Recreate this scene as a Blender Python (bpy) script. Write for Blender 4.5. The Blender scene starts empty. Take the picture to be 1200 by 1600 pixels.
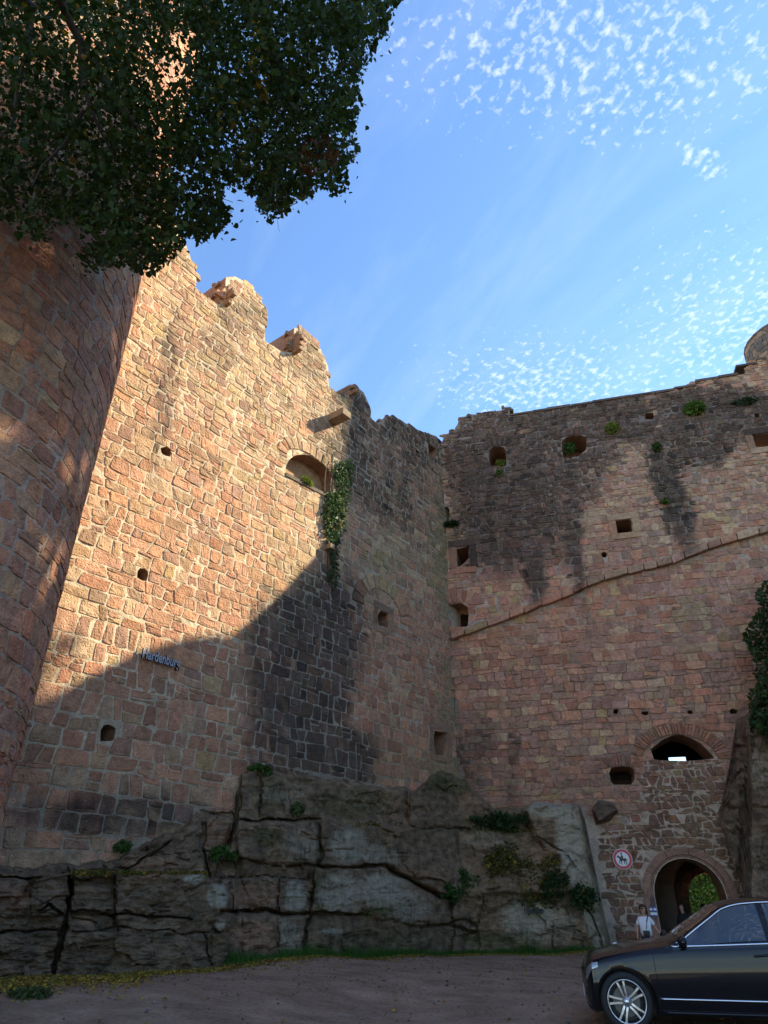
import bpy, bmesh, math, random
import numpy as np
from mathutils import Vector, Matrix
rad = math.radians
SC = bpy.context.scene
COL = SC.collection

# ------------------------------------------------------------------ camera, sky, sun, exposure
F, CU, CV = 1050.0, 600.0, 800.0            # focal length and centre in photo pixels (1200x1600)
PITCH = math.atan(605.0 / F)
EYE = np.array((0.0, 0.0, 1.45))
cam_data = bpy.data.cameras.new('camera')
cam_data.sensor_fit = 'VERTICAL'
cam_data.sensor_height = 24.0
cam_data.sensor_width = 18.0
cam_data.lens = 24.0 * F / 1600.0
cam_data.clip_start = 0.05
cam_data.clip_end = 3000.0
cam = bpy.data.objects.new('camera', cam_data)
COL.objects.link(cam)
cam.location = EYE
cam.rotation_euler = (rad(90) + PITCH, 0, 0)
SC.camera = cam
SC.render.resolution_x, SC.render.resolution_y = 768, 1024

SUN_AZ, SUN_EL = 72.5, 36.2                  # azimuth from +Y towards +X
SUN_STRENGTH, SKY_STRENGTH, EXPOSURE = 4.75, 0.15, 1.37
sun_vec = Vector((math.sin(rad(SUN_AZ)) * math.cos(rad(SUN_EL)), math.cos(rad(SUN_AZ)) * math.cos(rad(SUN_EL)), math.sin(rad(SUN_EL))))
sl = bpy.data.lights.new('sun', 'SUN')
sl.energy = SUN_STRENGTH
sl.angle = rad(0.53)
sl.color = (1.0, 0.89, 0.66)
so = bpy.data.objects.new('sun', sl)
COL.objects.link(so)
so.rotation_euler = sun_vec.to_track_quat('Z', 'Y').to_euler()
so.location = (40, 10, 60)

SC.view_settings.view_transform = 'Standard'
SC.view_settings.look = 'None'
SC.view_settings.exposure = EXPOSURE
SC.view_settings.gamma = 1.0
SC.view_settings.use_curve_mapping = False


class NT:
    """short-hand for building node trees"""
    def __init__(self, tree):
        self.t = tree
        tree.nodes.clear()

    def n(self, kind, ins=None, **props):
        nd = self.t.nodes.new(kind)
        for k, v in props.items():
            setattr(nd, k, v)
        for k, v in (ins or {}).items():
            s = nd.inputs[k]
            if hasattr(v, 'is_output') or hasattr(v, 'links'):
                self.t.links.new(v, s)
            else:
                s.default_value = v
        return nd

    def math(self, op, a, b=0.0, c=None, clamp=False):
        ins = {0: a, 1: b}
        if c is not None:
            ins[2] = c
        return self.n('ShaderNodeMath', ins, operation=op, use_clamp=clamp).outputs[0]

    def mix(self, fac, a, b, mode='MIX'):
        nd = self.n('ShaderNodeMix', data_type='RGBA', blend_type=mode)
        for s, v in ((nd.inputs[0], fac), (nd.inputs[6], a), (nd.inputs[7], b)):
            if hasattr(v, 'links'):
                self.t.links.new(v, s)
            else:
                s.default_value = v if not isinstance(v, tuple) else (*v[:3], 1.0)
        return nd.outputs[2]

    def noise(self, vec, scale, detail=4.0, rough=0.55, dist=0.0):
        return self.n('ShaderNodeTexNoise', {'Vector': vec, 'Scale': scale, 'Detail': detail, 'Roughness': rough, 'Distortion': dist}).outputs[0]

    def ramp(self, v, lo, hi, a=0.0, b=1.0):
        return self.n('ShaderNodeMapRange', {0: v, 1: lo, 2: hi, 3: a, 4: b}, clamp=True).outputs[0]


# world: Nishita sky with thin clouds laid on a plane high overhead
world = bpy.data.worlds.new('World')
SC.world = world
world.use_nodes = True
w = NT(world.node_tree)
sky = w.n('ShaderNodeTexSky', sky_type='NISHITA', sun_disc=False, sun_elevation=rad(SUN_EL), sun_rotation=rad(SUN_AZ),
          altitude=2500.0, air_density=1.25, dust_density=0.0, ozone_density=3.0)
tc = w.n('ShaderNodeTexCoord')
sep = w.n('ShaderNodeSeparateXYZ', {0: tc.outputs['Generated']})
zc = w.math('MAXIMUM', sep.outputs[2], 0.06)
px = w.math('DIVIDE', sep.outputs[0], zc)
py = w.math('DIVIDE', sep.outputs[1], zc)
plane = w.n('ShaderNodeCombineXYZ', {0: px, 1: py, 2: 0.0}).outputs[0]
turn = w.n('ShaderNodeVectorRotate', {'Vector': plane, 'Angle': rad(-32)}, rotation_type='Z_AXIS').outputs[0]
stretch = w.n('ShaderNodeMapping', {'Vector': turn, 'Scale': (1.0, 0.8, 1.0)}).outputs[0]
puff = w.n('ShaderNodeTexNoise', {'Vector': stretch, 'Scale': 70.0, 'Detail': 3.5, 'Roughness': 0.55, 'Distortion': 0.1}).outputs[0]
band = w.noise(w.n('ShaderNodeVectorMath', {0: plane, 1: (3.1, 7.7, 0.0)}).outputs[0], 1.15, 3.0, 0.5)
wisp = w.noise(w.n('ShaderNodeMapping', {'Vector': turn, 'Scale': (1.0, 0.25, 1.0)}).outputs[0], 5.0, 6.0, 0.6, 0.4)
SKYNODES = dict(puff=puff, band=band, wisp=wisp, px=px, py=py)


def blob(cx, cy, rx, ry, ang=0.0):
    """soft patch of the cloud layer round a point of its plane"""
    ca, sa = math.cos(ang), math.sin(ang)
    dx = w.math('SUBTRACT', px, cx)
    dy = w.math('SUBTRACT', py, cy)
    ux = w.math('ADD', w.math('MULTIPLY', dx, ca), w.math('MULTIPLY', dy, sa))
    uy = w.math('SUBTRACT', w.math('MULTIPLY', dy, ca), w.math('MULTIPLY', dx, sa))
    q = w.math('ADD', w.math('POWER', w.math('DIVIDE', ux, rx), 2.0), w.math('POWER', w.math('DIVIDE', uy, ry), 2.0))
    return w.math('SUBTRACT', 1.0, q)


fields = [blob(0.25, 0.475, 0.27, 0.12, 0.08), blob(0.36, 1.16, 0.27, 0.14, 0.1), blob(0.70, 0.98, 0.22, 0.17, 0.7), blob(0.50, 0.64, 0.05, 0.02, 0.5), blob(0.49, 0.62, 0.03, 0.015, 0.5),
          blob(-0.5, -0.5, 0.7, 0.4, 0.4), blob(0.5, -1.1, 0.8, 0.5, 0.2), blob(-1.5, 1.4, 0.6, 0.5), blob(2.2, 0.4, 0.7, 0.5), blob(-1.6, -1.6, 1.2, 0.7, 0.8), blob(1.4, -2.6, 1.6, 0.8, 0.2), blob(-1.0, -3.6, 2.4, 1.0, -0.2)]  # clouds out of view, added to brighten and whiten the shade
amt = fields[0]
for f in fields[1:]:
    amt = w.math('MAXIMUM', amt, f)
amt = w.math('MAXIMUM', amt, -2.0)
thr = w.math('ADD', puff, w.math('ADD', w.math('MULTIPLY', amt, 0.10), w.math('MULTIPLY', w.math('SUBTRACT', band, 0.5), 0.38)))
cl = w.ramp(thr, 0.572, 1.06)
veil = w.math('MULTIPLY', w.ramp(wisp, 0.45, 0.85), 0.14)
cover = w.math('MAXIMUM', w.math('MULTIPLY', cl, 0.9), veil)
skycol = w.n('ShaderNodeHueSaturation', {'Saturation': 1.06, 'Value': 1.0, 'Color': sky.outputs[0]}).outputs[0]
tint = w.mix(1.0, skycol, (1.0, 1.0, 1.0), 'MULTIPLY')
cloudy = w.mix(cover, tint, (4.3, 4.4, 4.6))
bg = w.n('ShaderNodeBackground', {'Color': cloudy, 'Strength': SKY_STRENGTH})
wo = w.n('ShaderNodeOutputWorld', {'Surface': bg.outputs[0]})

# ------------------------------------------------------------------ helpers
CP, SP = math.cos(PITCH), math.sin(PITCH)


def ray(u, v):
    x, y = (u - CU) / F, (v - CV) / F
    return np.array((x, CP + y * SP, SP - y * CP))


def at(u, v, Y):
    """point of the place seen at photo pixel (u, v), Y metres ahead of the camera"""
    d = ray(u, v)
    return EYE + d * (Y / d[1])


def project(P):
    P = np.atleast_2d(P) - EYE
    fw = P[:, 1] * CP + P[:, 2] * SP
    up = -P[:, 1] * SP + P[:, 2] * CP
    fw = np.where(fw < 0.05, 0.05, fw)
    return np.stack((CU + F * P[:, 0] / fw, CV - F * up / fw), 1)


def hsh(ix, iy, seed):
    n = (ix.astype(np.int64) * 374761393 + iy.astype(np.int64) * 668265263 + seed * 1442695041) & 0x7fffffff
    n = ((n ^ (n >> 13)) * 1274126177) & 0x7fffffff
    return ((n ^ (n >> 16)) & 0xffff) / 65535.0


def vnoise(x, y, seed=0):
    x = np.asarray(x, float); y = np.asarray(y, float)
    ix, iy = np.floor(x), np.floor(y)
    fx, fy = x - ix, y - iy
    fx = fx * fx * (3 - 2 * fx); fy = fy * fy * (3 - 2 * fy)
    a = hsh(ix, iy, seed); b = hsh(ix + 1, iy, seed); c = hsh(ix, iy + 1, seed); d = hsh(ix + 1, iy + 1, seed)
    return (a + (b - a) * fx) * (1 - fy) + (c + (d - c) * fx) * fy


def fbm(x, y, seed=0, octs=4):
    s, a, t = 0.0, 0.5, 0.0
    for o in range(octs):
        s = s + a * vnoise(np.asarray(x) * 2 ** o + 17.3 * o, np.asarray(y) * 2 ** o, seed + o); t += a; a *= 0.5
    return s / t


def inside(poly, X, Y):
    poly = np.asarray(poly, float)
    r = np.zeros(np.shape(X), bool)
    n = len(poly)
    for i in range(n):
        x1, y1 = poly[i]; x2, y2 = poly[(i + 1) % n]
        if y1 == y2:
            continue
        r ^= ((y1 > Y) != (y2 > Y)) & (X < (x2 - x1) * (Y - y1) / (y2 - y1) + x1)
    return r


def nearest(poly, X, Y, closed=True):
    """nearest boundary point and distance"""
    poly = np.asarray(poly, float)
    bx = np.array(X, float); by = np.array(Y, float); bd = np.full(np.shape(X), 1e9)
    n = len(poly)
    for i in range(n if closed else n - 1):
        p, q = poly[i], poly[(i + 1) % n]
        d = q - p
        L = max(d @ d, 1e-12)
        t = np.clip(((X - p[0]) * d[0] + (Y - p[1]) * d[1]) / L, 0, 1)
        cx, cy = p[0] + t * d[0], p[1] + t * d[1]
        dd = np.hypot(X - cx, Y - cy)
        m = dd < bd
        bx = np.where(m, cx, bx); by = np.where(m, cy, by); bd = np.where(m, dd, bd)
    return bx, by, bd


def mesh_data(name, verts, faces, cols=None, smooth=False, alpha=None):
    me = bpy.data.meshes.new(name)
    me.from_pydata([tuple(map(float, v)) for v in verts], [], [tuple(map(int, f)) for f in faces])
    if cols is not None:
        c = np.ones((len(verts), 4), np.float32)
        c[:, :3] = cols
        if alpha is not None:
            c[:, 3] = alpha
        a = me.color_attributes.new('Col', 'FLOAT_COLOR', 'POINT')
        a.data.foreach_set('color', c.ravel())
    if smooth:
        me.polygons.foreach_set('use_smooth', np.ones(len(me.polygons), bool))
    me.update()
    return me


def put(name, me, mat, parent=None, loc=None):
    """link a mesh as one object; a part keeps its world place under its parent"""
    o = bpy.data.objects.new(name, me)
    COL.objects.link(o)
    if mat is not None and not me.materials:
        for m in (mat if isinstance(mat, (list, tuple)) else [mat]):
            me.materials.append(m)
    if loc is not None:
        o.location = loc
    if parent is not None:
        o.parent = parent
        o.matrix_parent_inverse = WM[parent.name].inverted()
        WM[o.name] = Matrix.Translation(o.location)
    else:
        WM[o.name] = Matrix.Translation(o.location)
    return o


WM = {}


def tag(o, label=None, cat=None, group=None, kind=None):
    if label: o['label'] = label
    if cat: o['category'] = cat
    if group: o['group'] = group
    if kind: o['kind'] = kind
    return o


def thing(name, label, cat, loc, group=None, rz=0.0):
    o = bpy.data.objects.new(name, None)
    COL.objects.link(o)
    o.location = loc
    o.rotation_euler = (0, 0, rz)
    o.empty_display_size = 0.2
    WM[o.name] = Matrix.Translation(o.location) @ Matrix.Rotation(rz, 4, 'Z')
    return tag(o, label, cat, group)


class MB:
    """collects shapes into one mesh"""
    def __init__(self):
        self.v, self.f, self.c = [], [], []

    def add(self, verts, faces, col=(1, 1, 1)):
        b = len(self.v)
        self.v += [tuple(p) for p in verts]
        self.f += [tuple(b + i for i in f) for f in faces]
        self.c += [col] * len(verts)

    def box(self, c, s, rz=0.0, col=(1, 1, 1)):
        ca, sa = math.cos(rz), math.sin(rz)
        vs = []
        for z in (-1, 1):
            for x, y in ((-1, -1), (1, -1), (1, 1), (-1, 1)):
                X, Y = x * s[0] / 2, y * s[1] / 2
                vs.append((c[0] + X * ca - Y * sa, c[1] + X * sa + Y * ca, c[2] + z * s[2] / 2))
        self.add(vs, [(3, 2, 1, 0), (4, 5, 6, 7), (0, 1, 5, 4), (1, 2, 6, 5), (2, 3, 7, 6), (3, 0, 4, 7)], col)

    def tube(self, pts, radii, n=8, col=(1, 1, 1), cap=True):
        pts = [Vector(p) for p in pts]
        if not hasattr(radii, '__len__'):
            radii = [radii] * len(pts)
        rings = []
        up = Vector((0, 0, 1))
        for i, p in enumerate(pts):
            t = (pts[min(i + 1, len(pts) - 1)] - pts[max(i - 1, 0)]).normalized()
            a = t.cross(up if abs(t.z) < 0.95 else Vector((1, 0, 0))).normalized()
            b = t.cross(a)
            rings.append([p + (a * math.cos(2 * math.pi * k / n) + b * math.sin(2 * math.pi * k / n)) * radii[i] for k in range(n)])
        vs = [q for r in rings for q in r]
        fs = [(i * n + k, i * n + (k + 1) % n, (i + 1) * n + (k + 1) % n, (i + 1) * n + k) for i in range(len(pts) - 1) for k in range(n)]
        if cap:
            fs += [tuple(range(n)), tuple(reversed(range((len(pts) - 1) * n, len(pts) * n)))]
        self.add(vs, fs, col)

    def build(self, name, mat, parent=None, smooth=False, loc=None):
        off = np.array(loc) if loc is not None else np.zeros(3)
        me = mesh_data(name, np.array(self.v) - off, self.f, self.c, smooth, 0.0 if getattr(mat, 'name', '') == 'outcrop_rock' else None)
        return put(name, me, mat, parent, loc)


# ------------------------------------------------------------------ materials
def material(name):
    m = bpy.data.materials.new(name)
    m.use_nodes = True
    return m, NT(m.node_tree)


def finish(t, color, rough, bump=None, **more):
    ins = {'Base Color': color, 'Roughness': rough}
    if bump is not None:
        ins['Normal'] = bump
    ins.update(more)
    p = t.n('ShaderNodeBsdfPrincipled', ins)
    t.n('ShaderNodeOutputMaterial', {'Surface': p.outputs[0]})
    return p


def plain(name, color, rough=0.5, metal=0.0, **more):
    m, t = material(name)
    finish(t, (*color, 1.0), rough, None, Metallic=metal, **more)
    return m


def make_stone_mat(name, pit, pit_scale, lichen=0.5):
    m, t = material(name)
    col = t.n('ShaderNodeVertexColor', layer_name='Col').outputs[0]
    pos = t.n('ShaderNodeNewGeometry').outputs['Position']
    g1 = t.noise(pos, 55.0, 5.0, 0.7)
    g2 = t.noise(pos, 7.0, 5.0, 0.6)
    g3 = t.noise(pos, 1.3, 4.0, 0.6)
    c = t.mix(t.ramp(g1, 0.3, 0.7, 0.0, 1.0), t.mix(1.0, col, (0.62, 0.6, 0.58), 'MULTIPLY'), t.mix(1.0, col, (1.3, 1.28, 1.24), 'MULTIPLY'))
    c = t.mix(t.ramp(g2, 0.36, 0.62, 0.62, 0.0), c, t.mix(1.0, c, (0.52, 0.5, 0.5), 'MULTIPLY'))
    c = t.mix(t.ramp(g3, 0.42, 0.68, 0.0, 0.35), c, t.mix(1.0, c, (0.62, 0.64, 0.6), 'MULTIPLY'))
    sp = t.n('ShaderNodeTexVoronoi', {'Vector': pos, 'Scale': 6.5}).outputs[0]
    lm = t.math('MULTIPLY', t.ramp(sp, 0.06, 0.13, 1.0, 0.0), t.ramp(t.noise(pos, 0.9, 3.0), 0.5, 0.62, 0.0, lichen))
    c = t.mix(lm, c, (0.42, 0.42, 0.38))
    vor = t.n('ShaderNodeTexVoronoi', {'Vector': t.n('ShaderNodeVectorMath', {0: pos, 1: t.n('ShaderNodeVectorMath', {0: t.n('ShaderNodeTexNoise', {'Vector': pos, 'Scale': 9.0}).outputs[1], 1: (0.09, 0.09, 0.09)}, operation='MULTIPLY').outputs[0]}).outputs[0], 'Scale': pit_scale}).outputs[0]
    h = t.math('ADD', t.math('MULTIPLY', t.noise(pos, 18.0, 7.0, 0.68), 0.9), t.math('MULTIPLY', t.ramp(vor, 0.0, 0.5), pit))
    b = t.n('ShaderNodeBump', {'Strength': 0.9, 'Distance': 0.03, 'Height': h}).outputs[0]
    finish(t, c, 0.95, b, **{'Specular IOR Level': 0.15})
    return m


M = {}
M['stone'] = make_stone_mat('sandstone', 0.5, 17.0)
M['mortar'] = make_stone_mat('lime_mortar', 0.25, 30.0, 0.2)


def leaf_mat(name, base, trans=0.25, var=0.5):
    m, t = material(name)
    col = t.n('ShaderNodeVertexColor', layer_name='Col').outputs[0]
    c = t.mix(1.0, col, (*base, 1.0), 'MULTIPLY')
    p = t.n('ShaderNodeBsdfPrincipled', {'Base Color': c, 'Roughness': 0.55, 'Specular IOR Level': 0.18})
    tr = t.n('ShaderNodeBsdfTranslucent', {'Color': t.mix(1.0, c, (1.1, 1.25, 0.5), 'MULTIPLY')})
    mx = t.n('ShaderNodeMixShader', {0: trans, 1: p.outputs[0], 2: tr.outputs[0]})
    t.n('ShaderNodeOutputMaterial', {'Surface': mx.outputs[0]})
    return m


M['leaf'] = leaf_mat('green_leaf', (1, 1, 1))
M['bark'] = plain('bark', (0.045, 0.035, 0.028), 0.9)

# ------------------------------------------------------------------ the two castle walls and the round tower: where they stand
AZL = rad(37.5)
CORNER = np.array((2.64, 25.75, 0.0))
EL = np.array((-math.sin(AZL), -math.cos(AZL), 0.0)); NL = np.array((math.cos(AZL), -math.sin(AZL), 0.0))
AZR = rad(104.2)
ER = np.array((math.sin(AZR), math.cos(AZR), 0.0)); NR = np.array((ER[1], -ER[0], 0.0))
UP = np.array((0, 0, 1.0))


class Flat:
    def __init__(self, o, e, n):
        self.o, self.e, self.n = o, e, n

    def P(self, s, z, d=0.0):
        s, z, d = np.broadcast_arrays(np.asarray(s, float), np.asarray(z, float), np.asarray(d, float))
        return self.o + s[..., None] * self.e + d[..., None] * self.n + z[..., None] * UP

    def hit(self, u, v, d=0.0):
        r = ray(u, v)
        o = self.o + self.n * d
        p = EYE + r * (((o - EYE) @ self.n) / (r @ self.n))
        return ((p - self.o) @ self.e, p[2])

    def poly(self, pts):
        return np.array([self.hit(u, v) for u, v in pts])

    def normal(self, s):
        return np.broadcast_to(self.n, np.shape(s) + (3,))


class Drum:
    """a round wall: s runs along the arc"""
    def __init__(self, c, r, sign=-1.0, a0=0.0):
        self.c, self.r, self.sg, self.a0 = np.array(c, float), r, sign, a0

    def ang(self, s):
        return self.a0 + self.sg * np.asarray(s, float) / self.r

    def P(self, s, z, d=0.0):
        s, z, d = np.broadcast_arrays(np.asarray(s, float), np.asarray(z, float), np.asarray(d, float))
        a = self.ang(s)
        R = self.r + d
        return np.stack((self.c[0] + R * np.cos(a), self.c[1] + R * np.sin(a), z), -1)

    def normal(self, s):
        a = self.ang(s)
        return np.stack((np.cos(a), np.sin(a), np.zeros_like(a)), -1)


WL = Flat(CORNER, EL, NL)
WR = Flat(CORNER, ER, NR)

# ------------------------------------------------------------------ masonry


def lay_stones(seed, s0, s1, z0, z1, rowh, width, gap, keep, holes=(), edge=None, split=0.12, jit=0.03, proud=(0.015, 0.05), tilt=0.0, wave=0.05):
    """courses of hewn stones: each comes back as a 10-point outline in wall coordinates"""
    rng = np.random.default_rng(seed)
    out = []
    z, row = z0, 0

    def bed(s, r):
        return wave * (vnoise(np.asarray(s) * 0.45, np.full(np.shape(s), r * 7.3), seed) - 0.5) * 2 + tilt * (np.asarray(s) - s0)
    while z < z1:
        h = rowh(z) * rng.uniform(0.78, 1.25)
        s = s0 - rng.uniform(0, 0.5)
        lean = 0.0
        while s < s1:
            wd = width(z) * min(2.0, max(0.45, rng.lognormal(-0.03, 0.34)))
            nl = rng.normal(0, jit)
            sl, sr = s, s + wd
            zb = z + bed(np.array([sl, sr]), row)
            zt = z + h + bed(np.array([sl, sr]), row + 1)
            quads = []
            cuts = [0.0, 1.0]
            if rng.random() < split and h > 0.2:
                cuts = [0.0, rng.uniform(0.35, 0.65), 1.0]
            elif rng.random() < 0.06:
                cuts = [0.0, rng.uniform(0.68, 0.8), 1.0]
            for ca, cb in zip(cuts[:-1], cuts[1:]):
                bl = (sl + lean * (1 - 2 * ca), zb[0] + (zt[0] - zb[0]) * ca); br = (sr + nl * (1 - 2 * ca), zb[1] + (zt[1] - zb[1]) * ca)
                tl = (sl + lean * (1 - 2 * cb), zb[0] + (zt[0] - zb[0]) * cb); tr = (sr + nl * (1 - 2 * cb), zb[1] + (zt[1] - zb[1]) * cb)
                quads.append(np.array((bl, br, tr, tl)))
            for q in quads:
                c = q.mean(0)
                if not keep(c[0], c[1]):
                    continue
                g = gap * rng.uniform(0.5, 1.5) * 0.5
                q = q + rng.normal(0, jit * 0.45, (4, 2))
                d = q - c
                q = c + d * np.maximum(0.3, 1 - g / np.maximum(np.abs(d), 0.03))
                w_, h_ = q[1, 0] - q[0, 0], q[3, 1] - q[0, 1]
                if w_ < 0.06 or h_ < 0.04:
                    continue
                pts = []
                for k in range(4):
                    p, a, b = q[k], q[k - 1], q[(k + 1) % 4]
                    ch = min(w_, h_) * rng.uniform(0.03, 0.14)
                    pa = p + (a - p) / (np.linalg.norm(a - p) + 1e-9) * ch
                    pb = p + (b - p) / (np.linalg.norm(b - p) + 1e-9) * ch
                    pts += [pa, pb]
                    if k in (0, 2):
                        pts.append((pb + b) / 2 + rng.normal(0, jit * 0.35, 2) + np.array((0, (-1 if k == 0 else 1) * 0.010)))
                pts = np.array(pts)
                out.append([pts, rng.uniform(*proud), rng.random()])
            lean = nl
            s = sr
        z += h
        row += 1
    if not out:
        return out
    allp = np.array([o[0] for o in out])
    cen = allp.mean(1)
    ok = np.ones(len(out), bool)
    for hole in holes:
        hole = np.asarray(hole)
        lo, hi = hole.min(0) - 0.6, hole.max(0) + 0.6
        near = np.where((cen[:, 0] > lo[0]) & (cen[:, 0] < hi[0]) & (cen[:, 1] > lo[1]) & (cen[:, 1] < hi[1]))[0]
        for i in near:
            if inside(hole, cen[i, 0], cen[i, 1]):
                ok[i] = False
                continue
            X, Y = allp[i, :, 0], allp[i, :, 1]
            ins = inside(hole, X, Y)
            bx, by, bd = nearest(hole, X, Y)
            allp[i, ins, 0], allp[i, ins, 1] = bx[ins], by[ins]
            if shoelace(allp[i]) < 0.006:
                ok[i] = False
    # a block that would lie right across a small opening is parted to its two sides
    res = []
    hs = [np.asarray(h) for h in holes]
    hc = np.array([h.mean(0) for h in hs]) if hs else np.zeros((0, 2))
    for i in range(len(out)):
        if not ok[i]:
            continue
        p = allp[i]
        lo, hi = p.min(0), p.max(0)
        cut = [h for h, c in zip(hs, hc) if lo[0] < c[0] < hi[0] and lo[1] < c[1] < hi[1] and np.ptp(h[:, 0]) < 0.7 and inside(p, c[0], c[1])]
        if not cut:
            res.append([p, out[i][1], out[i][2]])
            continue
        a, b = cut[0][:, 0].min() - 0.015, cut[0][:, 0].max() + 0.015
        for q in (np.stack((np.minimum(p[:, 0], a), p[:, 1]), 1), np.stack((np.maximum(p[:, 0], b), p[:, 1]), 1)):
            if np.ptp(q[:, 0]) > 0.07:
                res.append([q, out[i][1], out[i][2]])
    return res


def shoelace(p):
    x, y = p[..., 0], p[..., 1]
    return abs((x * np.roll(y, -1, -1) - y * np.roll(x, -1, -1)).sum(-1)) / 2


NP = 10


def stone_geo(wall, pts, proud, r, back=0.10, bulge=0.01):
    c = pts.mean(0)
    d = pts - c
    n = len(pts)
    h2 = np.random.default_rng(int(r * 1e6) + 3)
    m1 = c + d * 0.95
    m2 = c + d * 0.60
    tl = h2.normal(0, 0.012, 2)
    size = max(d.max(0) - d.min(0))
    dep1 = proud + (d * 0.95 @ tl) / size * 0.6 + h2.normal(0, 0.006, n)
    dep2 = proud + bulge * h2.uniform(0.2, 1.3) + (d * 0.6 @ tl) / size * 0.6 + h2.normal(0, 0.005, n)
    V = np.concatenate((wall.P(pts[:, 0], pts[:, 1], -back), wall.P(m1[:, 0] * 0.35 + pts[:, 0] * 0.65, m1[:, 1] * 0.35 + pts[:, 1] * 0.65, dep1 - 0.014),
                        wall.P(m1[:, 0], m1[:, 1], dep1), wall.P(m2[:, 0], m2[:, 1], dep2)))
    return V


_FC = {}


def stone_faces(n, flip):
    if (n, flip) not in _FC:
        fs = []
        for r in range(3):
            for k in range(n):
                f = (r * n + k, r * n + (k + 1) % n, (r + 1) * n + (k + 1) % n, (r + 1) * n + k)
                fs.append(f[::-1] if flip else f)
        cap = tuple(range(3 * n, 4 * n))
        fs.append(cap[::-1] if flip else cap)
        _FC[(n, flip)] = fs
    return _FC[(n, flip)]


def build_stones(owner, wall, stones, colour, limit=300, name='stone', back=0.10, flip=False, mass='small_stones', bulge=0.006, mat='stone'):
    """the stones that show largest become parts of their own, the rest one joined part"""
    if not stones:
        return
    geo, cols, area = [], [], []
    for pts, proud, r in stones:
        V = stone_geo(wall, pts, proud, r, back, bulge)
        n = len(pts)
        uv = project(V[2 * n:3 * n])
        cen = V[2 * n:3 * n].mean(0)
        uc = uv.mean(0)
        nrm = wall.normal(np.array(pts[:, 0].mean()))
        seen = (EYE - cen) @ nrm > 0 and -5 < uc[0] < 1205 and -5 < uc[1] < 1605 and cen[1] > 1
        geo.append(V); area.append(shoelace(uv) if seen else 0.0)
        c0 = np.broadcast_to(colour(uc[0], uc[1], r, pts), (len(V), 3))
        st = getattr(colour, 'stain', None)
        if st is not None:
            pv = project(V)
            k, dk = st(pv[:, 0], pv[:, 1], r)
            c0 = c0 + (dk - c0) * np.asarray(k)[:, None]
        cols.append(c0)
    order = np.argsort(area)[::-1]
    single = [i for i in order[:limit] if area[i] > 60]
    sset = set(single)
    for i in single:
        V = geo[i]
        cen = V.mean(0)
        n = len(V) // 4
        me = mesh_data(name, V - cen, stone_faces(n, flip), cols[i], False)
        put(name, me, M[mat], owner, cen)
    rest = [i for i in range(len(stones)) if i not in sset]
    if rest:
        vs, fs, cs, b = [], [], [], 0
        for i in rest:
            V = geo[i]; n = len(V) // 4
            vs.append(V); cs.append(cols[i])
            fs += [tuple(b + k for k in f) for f in stone_faces(n, flip)]
            b += len(V)
        o = put(mass, mesh_data(mass, np.concatenate(vs), fs, np.concatenate(cs), False), M[mat], owner)
        tag(o, kind='stuff')


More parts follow.
